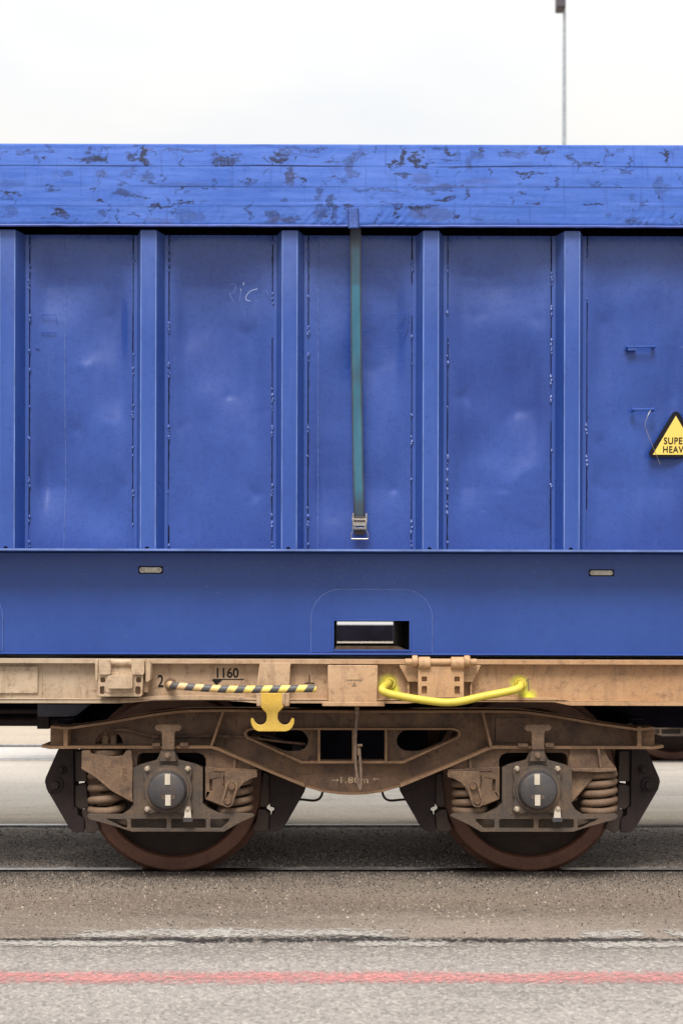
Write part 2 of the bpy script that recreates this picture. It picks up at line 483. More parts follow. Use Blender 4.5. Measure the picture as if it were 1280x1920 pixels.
m = t.math('FRACT', t.math('ADD', t.math('DIVIDE', xs, 0.0805), 0.22))
st = t.ramp(m, [(0.0, 0.0), (0.47, 0.0), (0.50, 1.0), (0.97, 1.0), (1.0, 0.0)])
ylw = t.mix(t.range(x, -0.72, -0.42), (0.56, 0.37, 0.19), (0.80, 0.58, 0.13))
col = t.mix(st, ylw, (0.068, 0.064, 0.064))
n = t.noise(50, 6, 0.75)
col = t.mix(t.ramp(n, [(0.58, 0.0), (0.68, 0.7)]), col, (0.30, 0.19, 0.11))
t.bump(n, 0.0008)
M['stripes'] = t.out(col, 0.55)

M['bogie'] = grunge('bogie_rust', (0.070, 0.041, 0.028), (0.195, 0.112, 0.062), (0.030, 0.021, 0.022), 5, (0.6, 0.85), 0, 0.003, 0.7, 0.4)
M['flange'] = grunge('bogie_flange_dust_lit', (0.140, 0.081, 0.046), (0.250, 0.145, 0.078), (0.058, 0.037, 0.029), 6, (0.65, 0.9), 0, 0.003, 0.6, 0.2)  # dust, set paler than the web to paint in the web's shading contrast
M['bogie_light'] = grunge('bogie_dusty', (0.098, 0.060, 0.040), (0.215, 0.134, 0.080), (0.038, 0.027, 0.025), 8, (0.65, 0.9), 0, 0.003, 0.65, 0.3)
M['axlebox'] = grunge('axlebox_iron', (0.058, 0.047, 0.041), (0.122, 0.078, 0.048), (0.034, 0.031, 0.035), 9, (0.55, 0.8), 0, 0.003, 0.75, 0.4)
M['cap'] = grunge('cap_steel', (0.034, 0.033, 0.039), (0.058, 0.054, 0.057), (0.095, 0.066, 0.046), 9, (0.4, 0.6), 0, 0.0006, 0.5, 0.6)
M['spring'] = grunge('spring_dust', (0.120, 0.074, 0.047), (0.180, 0.115, 0.073), (0.060, 0.039, 0.030), 14, (0.65, 0.9), 0, 0.001, 0.5)
M['rim'] = grunge('wheel_rust', (0.095, 0.041, 0.027), (0.160, 0.074, 0.046), (0.042, 0.023, 0.021), 7, (0.36, 0.58), 0.25, 0.001, 0.6)
M['wheel'] = grunge('wheel_dark', (0.024, 0.017, 0.015), (0.048, 0.030, 0.023), (0.013, 0.010, 0.012), 7, (0.55, 0.75), 0, 0.001, 0.4, 0, 0.2)
M['brake'] = grunge('brake_dark', (0.027, 0.020, 0.022), (0.042, 0.029, 0.027), (0.016, 0.012, 0.017), 8, (0.6, 0.8), 0, 0.002, 0.5, 0.3, 0.18)
M['block'] = grunge('block_iron', (0.050, 0.034, 0.030), (0.075, 0.05, 0.04), (0.03, 0.022, 0.022), 10, (0.6, 0.85), 0, 0.002)
M['bolt'] = plain('bolt_steel', (0.44, 0.36, 0.28), 0.45, 0.35, 0.4, 90)
M['bolt_dark'] = grunge('bolt_rust', (0.13, 0.085, 0.06), (0.19, 0.125, 0.085), None, 20)
M['white'] = plain('reflective_white', (0.50, 0.44, 0.36), 0.5, 0, 0.15, 40)
M['rubber'] = plain('hose_rubber', (0.16, 0.11, 0.08), 0.7, 0, 0.4, 30)
M['under'] = plain('underframe_black', (0.012, 0.010, 0.018), 0.8, 0, 0.4, 10, 0.0006, 0.08)
M['under_blue'] = plain('underframe_grey', (0.075, 0.075, 0.10), 0.6, 0, 0.3, 10)
M['mast'] = plain('mast_grey', (0.30, 0.33, 0.37), 0.5, 0.2, 0.2, 5)
M['lamp_dark'] = plain('lamp_dark', (0.055, 0.045, 0.06), 0.5, 0, 0.2)
M['rail'] = plain('rail_steel', (0.34, 0.33, 0.34), 0.22, 1.0, 0.5, 25)
M['gasket'] = plain('rail_groove', (0.008, 0.007, 0.012), 0.9, 0, 0.4, 20, 0.0006, 0.05)

def ground_mat(name, c1, c2, stone, grain, bands=None, bump=0.004, rough=0.85, coarse=0.5, fine=0.5):
    t = NT(name)
    n1 = t.noise(1.1, 6, 0.65, t.co((0.35, 1.4, 1)))
    col = t.mix(t.ramp(n1, [(0.32, 0.0), (0.68, 1.0)]), c1, c2)
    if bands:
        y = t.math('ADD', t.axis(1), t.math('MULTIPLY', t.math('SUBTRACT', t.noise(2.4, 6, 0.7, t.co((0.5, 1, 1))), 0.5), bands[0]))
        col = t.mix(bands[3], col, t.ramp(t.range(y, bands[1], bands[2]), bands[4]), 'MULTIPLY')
    st = t.noise(0.9, 7, 0.72, t.co((0.45, 2.2, 1), (3.3, 1.7, 0)))
    col = t.mix(t.ramp(st, [(0.52, 0.0), (0.68, 0.55)]), col, tuple(x * 0.5 for x in c1))
    v = t.voro(grain, 'F1', 'Color')
    vb = t.n.new('ShaderNodeSeparateColor'); t.l.new(v, vb.inputs[0])
    col = t.mix(t.ramp(vb.outputs[0], [(0.55, 0.0), (1.0, coarse)]), col, stone)
    col = t.mix(t.ramp(vb.outputs[1], [(0.5, 0.0), (1.0, coarse * 0.9)]), col, tuple(x * 0.35 for x in c1))
    d = t.voro(grain, 'F1', 'Distance')
    n2 = t.noise(grain * 2.2, 3, 0.7)
    col = t.mix(t.ramp(n2, [(0.34, fine), (0.5, 0.0)]), col, tuple(x * 0.3 for x in c1))
    col = t.mix(t.ramp(n2, [(0.58, 0.0), (0.72, fine * 0.8)]), col, stone)
    n3 = t.noise(17, 6, 0.8)
    col = t.mix(t.ramp(n3, [(0.62, 0.0), (0.72, 0.45)]), col, tuple(x * 0.4 for x in c1))
    t.bump(t.math('SUBTRACT', t.math('ADD', n2, t.math('MULTIPLY', vb.outputs[2], 0.7)), d), bump)
    return t.out(col, rough, 0, 0.3)
M['asphalt'] = ground_mat('asphalt_coarse', (0.25, 0.228, 0.21), (0.315, 0.290, 0.27), (0.50, 0.455, 0.405), 80,
                        (0.25, -2.9, -1.5, 0.9, [(0.0, (1, 1, 1)), (0.72, (1, 1, 1)), (0.86, (0.84, 0.82, 0.8)), (0.95, (0.62, 0.58, 0.55)), (1.0, (0.35, 0.32, 0.3))]), 0.004, 0.85, 0.6, 0.55)
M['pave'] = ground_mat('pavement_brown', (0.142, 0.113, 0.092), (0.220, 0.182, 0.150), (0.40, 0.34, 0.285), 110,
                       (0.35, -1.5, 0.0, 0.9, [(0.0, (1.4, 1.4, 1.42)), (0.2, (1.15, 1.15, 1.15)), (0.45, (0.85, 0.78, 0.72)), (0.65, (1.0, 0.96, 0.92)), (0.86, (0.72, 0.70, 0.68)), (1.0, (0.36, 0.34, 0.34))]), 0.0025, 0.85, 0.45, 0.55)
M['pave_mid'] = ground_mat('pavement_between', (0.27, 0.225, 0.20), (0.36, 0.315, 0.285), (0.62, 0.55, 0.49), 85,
                           (0.3, 0.0, 1.5, 0.9, [(0.0, (0.9, 0.9, 0.95)), (0.12, (0.6, 0.56, 0.57)), (0.35, (0.42, 0.38, 0.40)), (0.65, (0.7, 0.66, 0.65)), (0.85, (1.3, 1.28, 1.25)), (1.0, (1.5, 1.45, 1.4))]), 0.004, 0.8, 0.85, 0.95)  # bands paint the wagon's shade along the middle and brighten the far edge
M['concrete'] = ground_mat('concrete_pale', (0.42, 0.385, 0.335), (0.50, 0.46, 0.41), (0.58, 0.53, 0.47), 60,
                           (0.5, 1.5, 5.5, 0.8, [(0.0, (0.62, 0.52, 0.40)), (0.08, (0.9, 0.82, 0.7)), (0.3, (1, 0.98, 0.95)), (0.86, (0.93, 0.93, 0.94)), (0.95, (0.86, 0.85, 0.85)), (1.0, (0.58, 0.50, 0.42))]), 0.002, 0.85, 0.25, 0.2)
M['concrete_grey'] = ground_mat('concrete_grey', (0.36, 0.345, 0.33), (0.44, 0.42, 0.40), (0.56, 0.53, 0.50), 60, None, 0.002, 0.85, 0.25, 0.2)
M['earth'] = plain('earth', (0.22, 0.20, 0.17), 0.9, 0, 0.3, 2)
def marking_mat(name, c, th, sc=55, soft=0.10, edge=0.4):
    """worn paint: it covers only where noise, stones and the strip's middle let it, and is see-through elsewhere"""
    t = NT(name)
    n = t.noise(sc, 6, 0.75); n1 = t.noise(2.6, 6, 0.65, t.co((1, 2.5, 1)))
    v = t.voro(75, 'F1', 'Color'); sp = t.n.new('ShaderNodeSeparateColor'); t.l.new(v, sp.inputs[0])
    f = t.math('ADD', t.math('MULTIPLY', n, 0.7), t.math('ADD', t.math('MULTIPLY', n1, 0.6), t.math('MULTIPLY', sp.outputs[0], 0.3)))
    f = t.math('SUBTRACT', f, t.math('MULTIPLY', t.math('POWER', t.attr('edge'), 2.0), edge))
    t.l.new(t.ramp(f, [(th - soft, 0.0), (th + soft, 1.0)]), t.b.inputs['Alpha'])
    col = t.mix(sp.outputs[1], tuple(x * 0.8 for x in c), c)
    t.bump(t.math('ADD', n, sp.outputs[2]), 0.004)
    return t.out(col, 0.8, 0, 0.3)
M['red_line'] = marking_mat('red_line_paint', (0.56, 0.235, 0.225), 0.76, 55, 0.24, 0.5)
M['white_line'] = marking_mat('white_line_paint', (0.36, 0.335, 0.305), 0.68, 40, 0.14, 0.45)
M['stone'] = plain('pebble_stone', (0.34, 0.285, 0.225), 0.85, 0, 0.5, 3)
M['stone_mid'] = plain('pebble_dusty', (0.36, 0.30, 0.245), 0.85, 0, 0.5, 3)
M['chip'] = plain('asphalt_chip', (0.46, 0.425, 0.39), 0.8, 0, 0.4, 9)
M['chip_dark'] = plain('asphalt_chip_dark', (0.13, 0.115, 0.11), 0.8, 0, 0.4, 9)
M['stone_dark'] = plain('dark_clinker', (0.05, 0.042, 0.04), 0.9, 0, 0.5, 3)

# ------------------------------------------------------------------ the ground
GW = 400
def slab(name, y0, y1, mat, label, z1=0.0, z0=-0.05, x=GW):
    mb = MB(); mb.box(-x, x, y0, y1, z0, z1)
    return tag(part(name, mb, mat, smooth=0), label, kind='structure')
def sheet_rect(name, y0, y1, z, mat, label, x=GW):
    mb = MB(); mb.add([(-x, y0, z), (x, y0, z), (x, y1, z), (-x, y1, z)], [[0, 1, 2, 3]])
    return tag(part(name, mb, mat, smooth=0), label, kind='structure')
YR2 = 5.50                                        # near rail of the second track
sheet_rect('ground', -500, 900, -0.055, M['earth'], 'ground under the yard paving', 900)
slab('road', -60, -1.505, M['asphalt'], 'pale grey coarse asphalt in the foreground')
slab('track_pavement', -1.49, -0.052, M['pave'], 'brown stained pavement in front of the near rail', -0.003)
slab('track_pavement', 0.085, 1.415, M['pave_mid'], 'stained pavement between the two rails, the shade of the wagon painted into its middle', -0.003)
slab('yard_pavement', 1.552, YR2 - 0.05, M['concrete'], 'pale concrete between the two tracks', -0.003)
slab('yard_pavement', YR2 + 0.13, YR2 + 1.30, M['concrete_grey'], 'pale concrete between the rails of the second track', -0.003)
slab('yard_pavement', YR2 + 1.552, 400, M['concrete'], 'pale concrete yard beyond the second track', -0.003)

def rail(y, label, inner, w=0.083):
    mb = MB()
    prof = [(-0.036, -0.03), (0.036, -0.03), (0.036, 0.006), (0.028, 0.011), (-0.028, 0.011), (-0.036, 0.006)]
    n = len(prof)
    vs = [(-60, y + a, b - 0.008) for a, b in prof] + [(60, y + a, b - 0.008) for a, b in prof]
    mb.add(vs, [[i, (i + 1) % n, (i + 1) % n + n, i + n] for i in range(n)])
    r = part('rail', mb, M['rail'], smooth=0)
    tag(r, label, 'rail', 'rails sunk flush in the yard paving')
    g = MB(); g.box(-60, 60, *((y - 0.06, y + w) if inner > 0 else (y - w, y + 0.06)), -0.05, -0.034)
    part('rail_groove', g, M['gasket'], r, smooth=0)
    return r
rail(0.0, 'polished rail under the near wheels, at the front edge of the brown pavement', 1)
rail(1.5, 'polished rail under the far wheels, between dark pavement and pale concrete', -1)
rail(YR2, 'blurred bright rail, nearer one of the empty track seen behind the bogie', 1, 0.13)
rail(YR2 + 1.5, 'blurred dark rail farthest away across the pale concrete', -1, 0.20)

# painted lines and worn strips
def strip(name, px0, px1, py0, py1, mat, label, jag=3.0, z=0.004, step=14):
    rows = [[], [], [], [], []]
    n = max(2, int((px1 - px0) / step)); mid = (py0 + py1) / 2
    for i in range(n + 1):
        px = px0 + (px1 - px0) * i / n
        for k, q in enumerate((-1, -0.5, 0, 0.5, 1)):
            py = mid + q * (py1 - py0) / 2 + jag * noise.noise(Vector((px * 0.012, 0.3 * q, py0)))
            rows[k].append(((px - VX) / F * (HC * F / (mid - VY)), HC * F / (py - VY) - D0, z))
    mb = MB(); mb.add(sum(rows, []), [[k * (n + 1) + i, k * (n + 1) + i + 1, (k + 1) * (n + 1) + i + 1, (k + 1) * (n + 1) + i] for k in range(4) for i in range(n)])
    o = tag(part(name, mb, mat, smooth=0), label, kind='structure')
    ed = []
    for k, q in enumerate((1, 0.5, 0, 0.5, 1)):
        for i in range(n + 1): ed.append(max(q, 1 - min(1, 6 * min(i, n - i) / n)) if jag > 1.5 else q)
    at = o.data.attributes.new('edge', 'FLOAT', 'POINT'); at.data.foreach_set('value', ed)
    return o
strip('road_marking', -1500, 2800, 1818, 1851, M['red_line'], 'worn pink-red painted line along the asphalt', 1.2, 0.004)
for a, b, c, d, l in ((-300, 372, 1763, 1778, 'worn white strip at the pavement joint, left'), (655, 850, 1764, 1779, 'short worn white strip at the pavement joint, middle'),
                      (1065, 1600, 1764, 1781, 'worn white strip at the pavement joint, right')):
    strip('road_marking', a, b, c, d, M['white_line'], l, 2.5)
for a, b, c, d, l in ((110, 790, 1738, 1762, 'long pale smear on the brown pavement'), (1075, 1215, 1741, 1762, 'short pale smear on the brown pavement'),
                      (1238, 1500, 1740, 1763, 'pale smear on the brown pavement at the right edge'), (480, 740, 1753, 1766, 'thin pale smear beside the pavement joint')):
    strip('road_marking', a, b, c, d, M['white_line'], l, 4, 0.001)

M['sealant'] = marking_mat('joint_bitumen', (0.030, 0.026, 0.026), 0.74, 30, 0.08, 0.4)
strip('joint_sealant', -900, 2100, 1756, 1770, M['sealant'], 'broken dark joint between the brown pavement and the grey asphalt', 2.0, 0.003)
# loose grit
def pebbles(name, n, ymin, ymax, smin, smax, mat, label, seed, xw=2.2, bias=1.0):
    rnd = random.Random(seed); mb = MB()
    for _ in range(n):
        x = rnd.uniform(-xw, xw); y = ymin + (ymax - ymin) * rnd.random() ** bias; r = smin + (smax - smin) * rnd.random() ** 3
        vs = []
        for a in range(5):
            an = a * 1.2566 + rnd.random(); k = r * rnd.uniform(0.7, 1.2)
            vs.append((x + k * math.cos(an), y + k * math.sin(an), -0.003))
        vs.append((x + rnd.uniform(-.3, .3) * r, y, r * rnd.uniform(0.5, 0.9)))
        mb.add(vs, [[i, (i + 1) % 5, 5] for i in range(5)])
    return tag(part(name, mb, mat, smooth=0), label, 'gravel', kind='stuff')
pebbles('gravel', 900, -1.45, -0.08, 0.0015, 0.009, M['stone'], 'loose pale grit scattered on the brown pavement', 3)
pebbles('gravel', 2500, -1.45, -0.05, 0.0016, 0.0045, M['stone_mid'], 'dense pale grit on the pavement beside the near rail', 13, 2.2, 0.38)
pebbles('gravel', 8000, -1.5, -0.05, 0.0018, 0.006, M['stone_dark'], 'dark crumbs of dirt on the pavement beside the near rail', 4, 2.2, 0.22)
pebbles('gravel', 700, -1.56, -0.7, 0.002, 0.006, M['stone_dark'], 'dark crumbs scattered on the brown pavement', 14)
pebbles('gravel', 7000, 0.09, 1.41, 0.0025, 0.008, M['stone_mid'], 'loose grit between the rails', 5)
pebbles('gravel', 2500, 0.09, 1.41, 0.0025, 0.008, M['stone_dark'], 'dark crumbs between the rails', 15)
pebbles('gravel', 9000, -2.9, -1.5, 0.002, 0.0055, M['chip'], 'pale stone chips set in the grey asphalt', 6, 1.8)
pebbles('gravel', 4000, -2.9, -1.5, 0.002, 0.005, M['chip_dark'], 'dark stone chips set in the grey asphalt', 16, 1.8)

# ------------------------------------------------------------------ lamp mast far behind
D = 45.0; ym = D - D0
lm = thing('lamp_mast', 'thin grey lamp mast rising behind the container at the right', 'lamp post', (X(1056.5, ym), ym, 0))
mb = MB(); cx = X(1056.5, ym)
mb.tube([(cx, ym, -0.05), (cx, ym, 12), (cx + 0.02, ym, 24)], 0.1, 14, [0.13, 0.085, 0.045])
part('pole', mb, M['mast'], lm)
mb = MB(); mb.boxp(1044, -60, 1060, 13, ym - 0.25, ym + 0.25)
part('lamp_head', mb, M['lamp_dark'], lm, 0.03)
mb = MB(); mb.box(cx - 0.25, cx + 0.25, ym - 0.25, ym + 0.25, -0.05, 0.03)
part('base_plate', mb, M['mast'], lm, 0.01)

# ------------------------------------------------------------------ the container
ROLL = 0.0025
YW_, YRB, YLO = -0.38, -0.47, -0.335      # wall, rib front, lower rail face
ZL = Z(1030.5, YRB)                       # ledge under the ribs
ZB = Z(1225, YLO)                         # bottom edge
ZT = 3.146                               # wall top, behind the hanging edge of the tarpaulin
CX0, CX1 = -4.3, 5.0
CY1 = 1.88
con = thing('freight_container', 'blue steel freight container with vertical ribs, standing on the wagon', 'container', (0, 0.75, 1.12), (0, ROLL, 0))
ribs = [277 - 264.5 * k for k in range(1, 6)][::-1] + [277 + 264.4 * k for k in range(0, 9)]
ribx = [X(p, YRB) for p in ribs]
PITCH = 264.45 * S(YRB)

DENTS = [(425, 740, 4, 14), (335, 803, 7, 16), (497, 770, 9, 20), (478, 928, 12, 30), (463, 622, 8, 30), (585, 843, 7, 18), (240, 866, 7, 14), (232, 912, 9, 26),
         (868, 742, 8, 24), (971, 765, 8, 36), (1112, 905, 9, 22), (1122, 830, 10, 34), (626, 970, 6, 14), (738, 916, 5, 12), (145, 806, 5, 20), (205, 590, 4, 22),
         (1130, 604, 6, 30), (890, 590, 6, 34), (1010, 600, 7, 34), (700, 690, 7, 40), (1277, 735, 7, 26), (420, 560, 3, 20), (160, 690, -5, 30)]
CRE = [((842, 452), (1000, 470), 9, 14), ((845, 512), (920, 520), 5, 10), ((950, 922), (1034, 932), 6, 12), ((700, 500), (760, 560), -3, 30)]
mb = MB()
nx, nzz = 760, 120
xs = [CX0 + (CX1 - CX0) * i / nx for i in range(nx + 1)]
zs = [ZL - 0.002 + (ZT - ZL) * j / nzz for j in range(nzz + 1)]
dw = [(X(a, YW_), Z(b, YW_), min(d, 10) * 0.0011, 0.95 * s * S(YW_)) for a, b, d, s in DENTS]
cw = [(Vector(((X(p[0], YW_)), Z(p[1], YW_))), Vector((X(q[0], YW_), Z(q[1], YW_))), d * 0.0016, s * S(YW_)) for p, q, d, s in CRE]
def wall_y(x_, z_):
    u = ((x_ - ribx[0]) / PITCH) % 1.0
    win = max(0, min(1, (min(u, 1 - u) - 0.125) / 0.13)); win = win * win * (3 - 2 * win)
    if win <= 0: return YW_
    bay = math.floor((x_ - ribx[0]) / PITCH)
    wz = max(0, min(1, (z_ - ZL) / 0.45)) * max(0, min(1, (ZT - z_) / 0.35)); wz = wz * wz * (3 - 2 * wz)
    d = 0.018 + 0.060 * noise.noise(Vector((x_ * 2.3, z_ * 1.9, bay * 3.7 + 1.3))) + 0.011 * noise.noise(Vector((x_ * 6, z_ * 5, bay * 1.7 + 9)))
    for a, b, dd, s in dw:
        r2 = (x_ - a) ** 2 + ((z_ - b) * 1.1) ** 2
        if r2 < 25 * s * s:
            tilt = 1 + 0.35 * math.sin(3 * math.atan2(z_ - b, x_ - a) + a * 40)           # dents are not round
            d += dd * (0.45 * math.exp(-r2 / (0.30 * s * s * tilt)) + 0.7 * math.exp(-math.sqrt(r2) / (0.8 * s * tilt)))
    for p, q, dd, s in cw:
        c = Vector((x_, z_)); tt = max(0, min(1, (c - p).dot(q - p) / (q - p).length_squared)); r = (c - p - (q - p) * tt)
        if r.length < 4 * s: d += dd * math.exp(-r.length / s) * (1 if r.y > 0 else math.exp(-r.length / (0.4 * s)))
    return YW_ + max(d * win * min(1, wz * 1.3), -0.003)
vs = [(x_, wall_y(x_, z_), z_) for x_ in xs for z_ in zs]
n = nzz + 1
mb.add(vs, [[i * n + j, (i + 1) * n + j, (i + 1) * n + j + 1, i * n + j + 1] for i in range(nx) for j in range(nzz)])
wall = part('side_wall', mb, M['wall'], con, smooth=180)

def seam(mb_d, mb_b, x_, z0, z1, y, rnd, dark=1.0):
    z = z0
    while z < z1:
        L = rnd.uniform(0.05, 0.22); e = min(z + L, z1)
        if rnd.random() < 0.88 * dark:
            k = max(2, int(L / 0.02)); w = rnd.uniform(0.0045, 0.0085)
            pts = [(x_ + 0.0015 * noise.noise(Vector((q * 9, x_ * 13, z))), z + (e - z) * q / k) for q in range(k + 1)]
            v_ = [(p - w / 2 * rnd.uniform(.6, 1.2), y - 0.0012, q) for p, q in pts] + [(p + w / 2 * rnd.uniform(.6, 1.2), y - 0.0012, q) for p, q in pts]
            mb_d.add(v_, [[i, i + k + 1, i + k + 2, i + 1] for i in range(k)])
        if rnd.random() < 0.75:
            for _ in range(rnd.randint(1, 6)):
                r = rnd.uniform(0.0035, 0.0075); zz = z + rnd.uniform(-0.03, 0.04); xx = x_ + rnd.uniform(-0.004, 0.003)
                if z0 + 0.01 < zz < z1 - 0.01:
                    mb_b.tube([(xx, y - 0.001, zz - r * 1.6), (xx + 0.001, y - 0.004, zz), (xx, y - 0.001, zz + r * 1.6)], r, 6, [r * 0.5, r, r * 0.45])
        z = e
rnd = random.Random(11)
for k, rx in enumerate(ribx):
    fw, bw, fl = 0.0345, 0.066, 0.0845
    z0, z1 = ZL + 0.001, 3.143
    c = MB()
    c.prism_z([(rx - bw, YW_ + 0.01), (rx - bw, YW_ - 0.008), (rx - fw - 0.006, YRB + 0.008), (rx - fw - 0.004, YRB + 0.002), (rx - fw, YRB), (rx + fw, YRB), (rx + fw + 0.004, YRB + 0.002), (rx + fw + 0.006, YRB + 0.008), (rx + bw, YW_ - 0.008), (rx + bw, YW_ + 0.01)], z0, z1)
    c.prism_z([(rx - fl, YW_ + 0.008), (rx - fl, YW_ - 0.0055), (rx - bw + 0.001, YW_ - 0.0055), (rx - bw + 0.001, YW_ + 0.008)], z0, z1)
    c.prism_z([(rx + bw - 0.001, YW_ + 0.008), (rx + bw - 0.001, YW_ - 0.0055), (rx + fl, YW_ - 0.0055), (rx + fl, YW_ + 0.008)], z0, z1)
    rib = part('rib', c, M['rib'], con, 0.0015)
    ew = MB()
    for sx in (-1, 1): ew.tube([(rx + sx * (fw + 0.0008), YRB + 0.0022, z0 + 0.002), (rx + sx * (fw + 0.0008), YRB + 0.0022, z1 - 0.004)], 0.0032, 8)
    parts('worn_edge', ew, M['edge'], rib)
    if -2.1 < rx < 2.3:
        ds, bs = MB(), MB()
        for s in (-1, 1): seam(ds, bs, rx + s * (fl + 0.0015), z0, z1, YW_ - 0.003, rnd)
        part('weld_gap', ds, M['seam'], rib, smooth=0); part('weld_bead', bs, M['bead'], rib)
        h = MB(); h.lathe_y(rx - 0.004, ZL + 0.002, [(0.0, YRB - 0.0012), (0.0105, YRB - 0.0012), (0.0105, YRB + 0.004)], 16)
        part('drain_hole', h, M['black'], rib, smooth=0)
ds, bs = MB(), MB()
for p in (120, 595):
    pass
    nb = int((ZT - ZL - 0.02) / 0.008)
    bs.tube([(X(p, YW_) + 0.001 * noise.noise(Vector((i * .3, p, 0))), wall_y(X(p, YW_), ZL + 0.006 + i * 0.008) + 0.0002, ZL + 0.006 + i * 0.008) for i in range(nb)], 0.003, 6, [0.0024 + 0.0022 * abs(noise.noise(Vector((i * .55, p, 4)))) for i in range(nb)])
part('weld_bead', bs, M['bead'], con)

# ledge, lower rail with fork pockets
mb = MB(); mb.box(CX0, CX1, -0.487, YW_ + 0.05, ZL - 0.008, ZL)
led = part('ledge', mb, M['rib'], con, 0.001)
mb = MB(); mb.box(CX0, CX1, -0.4885, -0.4865, ZL - 0.0085, ZL + 0.0012)
part('worn_edge', mb, M['edge'], led)
pk = [696.5, 696.5 - 804, 696.5 + 804 * 2]
def pocket_hole(c): return (X(626 + c - 696.5, YLO), X(767 + c - 696.5, YLO), Z(1218, YLO), Z(1164, YLO))
holes = []
for c in pk:
    a, b, z0, z1 = pocket_hole(c); holes.append([(a, z0), (b, z0), (b, z1), (a, z1)])
mb = MB(); mb.prism([(CX0, ZB), (CX1, ZB), (CX1, ZL - 0.011), (CX0, ZL - 0.011)], YLO, YLO + 0.02, holes)
low = part('lower_rail', mb, M['lower'], con, 0.001)
mb = MB(); mb.box(CX0, CX1, YLO - 0.030, YLO + 0.10, ZB - 0.008, ZB + 0.0005)
part('bottom_lip', mb, M['rib'], con, 0.002)
for i, c in enumerate(pk):
    o_ = c - 696.5
    a, b, z0, z1 = pocket_hole(c)
    out = [(583 + o_, 1224)]
    out += [(638 + o_ - 55 * math.cos(R(q)), 1160 - 55 * math.sin(R(q))) for q in range(0, 91, 9)]
    out += [(755 + o_ + 55 * math.sin(R(q)), 1160 - 55 * math.cos(R(q))) for q in range(0, 91, 9)] + [(810 + o_, 1224)]
    pm = MB(); hh = holes[i]; hh = [(hh[0][0] - .008, hh[0][1] - .008), (hh[1][0] + .008, hh[1][1] - .008), (hh[2][0] + .008, hh[2][1] + .008), (hh[3][0] - .008, hh[3][1] + .008)]
    pm.prism(PX(out, YLO), YLO - 0.005, YLO + 0.001, [hh])
    po = part('pocket_plate', pm, M['lower'], con, 0.001)
    bd = MB(); bd.tube([(p, YLO - 0.002, q) for p, q in PX(out, YLO)], 0.0034, 6)
    part('weld_bead', bd, M['bead'], po)
    tn = MB()
    e = 0.006
    for bx in ((a - e, a, z0 - e, z1 + e), (b, b + e, z0 - e, z1 + e), (a, b, z1, z1 + e)):
        tn.box(bx[0], bx[1], YLO + 0.02, CY1 - 0.021, bx[2], bx[3])
    tn.box(a, b, CY1 - 0.10, CY1 - 0.021, z0 - e, z0)
    part('fork_pocket', tn, M['under'], con, 0.0)
    fr = MB()
    for bx in ((a - 0.008, a, z0 - 0.008, z1 + 0.008), (b, b + 0.008, z0 - 0.008, z1 + 0.008), (a, b, z0 - 0.008, z0), (a, b, z1, z1 + 0.008)): fr.box(bx[0], bx[1], YLO - 0.009, YLO + 0.019, bx[2], bx[3])
    part('pocket_frame', fr, M['rib'], po, 0.001)
mb = MB()
mb.box(CX0, CX1, YLO + 0.021, CY1 - 0.03, ZL - 0.05, ZL - 0.02)                       # floor
part('floor', mb, M['under'], con); mb = MB()
mb.box(CX0, CX1, CY1 - 0.02, CY1, ZL, 3.40)
mb.box(CX0, CX0 + 0.05, YW_ + 0.02, CY1 - 0.021, ZL, 3.40); mb.box(CX1 - 0.05, CX1, YW_ + 0.02, CY1 - 0.021, ZL, 3.40)
parts('end_wall', mb, M['rib'], con)
hb = []
for c in pk:
    a, b, z0, z1 = pocket_hole(c); hb.append([(a, z0), (b, z0), (b, z1), (a, z1)])
mb = MB(); mb.prism([(CX0, ZB), (CX1, ZB), (CX1, ZL - 0.011), (CX0, ZL - 0.011)], CY1 - 0.02, CY1, hb)
part('lower_rail', mb, M['lower'], con)
mb = MB(); mb.box(CX0, CX1, -0.20, -0.12, ZT - 0.05, ZT + 0.30); mb.box(CX0, CX1, -0.40, -0.2005, 3.32, 3.40)
part('top_rail', mb, M['under'], con, 0.004)  # near-black material paints in the shade under the tarpaulin hem
mb = MB(); mb.box(CX0, CX1, YW_ + 0.012, -0.2, ZT - 0.012, ZT - 0.002)
part('wall_cap', mb, M['under'], con)

def nameplate(px0, py0, px1, py1, two):
    y = YLO - 0.003
    b = MB(); b.ext(rrect(px0 - 2, py0 - 2, px1 + 2, py1 + 2, 2), y - 0.001, y + 0.004)
    base = part('plate_backing', b, M['black_sign'], con, 0.0)
    b = MB(); b.ext(rrect(px0, py0, px1, py1, 4.5), y - 0.006, y)
    b.boxp(px0 + 9, py0 + 0.8, px1 - 9, py1 - 0.8, y - 0.008, y - 0.005)
    pl = part('nameplate', b, M['plate_metal'], base, 0.001)
    b = MB()
    for p in (px0 + 4.5, px1 - 4.5): b.lathe_y(X(p, y), Z((py0 + py1) / 2, y), [(0, y - 0.010), (0.005, y - 0.009), (0.007, y - 0.005)], 12)
    parts('rivet', b, M['zinc'] if two else M['plate_metal'], base)
nameplate(261.5, 1064.5, 303, 1074.5, True)
nameplate(1105, 1068.5, 1148, 1077, False)

# fine scratches where loading gear rubs the lower rail
sr = random.Random(5); g = MB()
for _ in range(190):
    px = sr.gauss(620, 210); py = 1046 + abs(sr.gauss(0, 26)); L_ = sr.uniform(1.5, 7); an = sr.uniform(-1.2, 1.2)
    if py < 1160 and not (575 < px < 815 and py > 1098): stroke(g, [(px, py), (px + L_ * math.cos(an), py + L_ * math.sin(an))], sr.uniform(0.0009, 0.0022), YLO - 0.0012)
part('scratches', g, M['faint'], low, smooth=0)
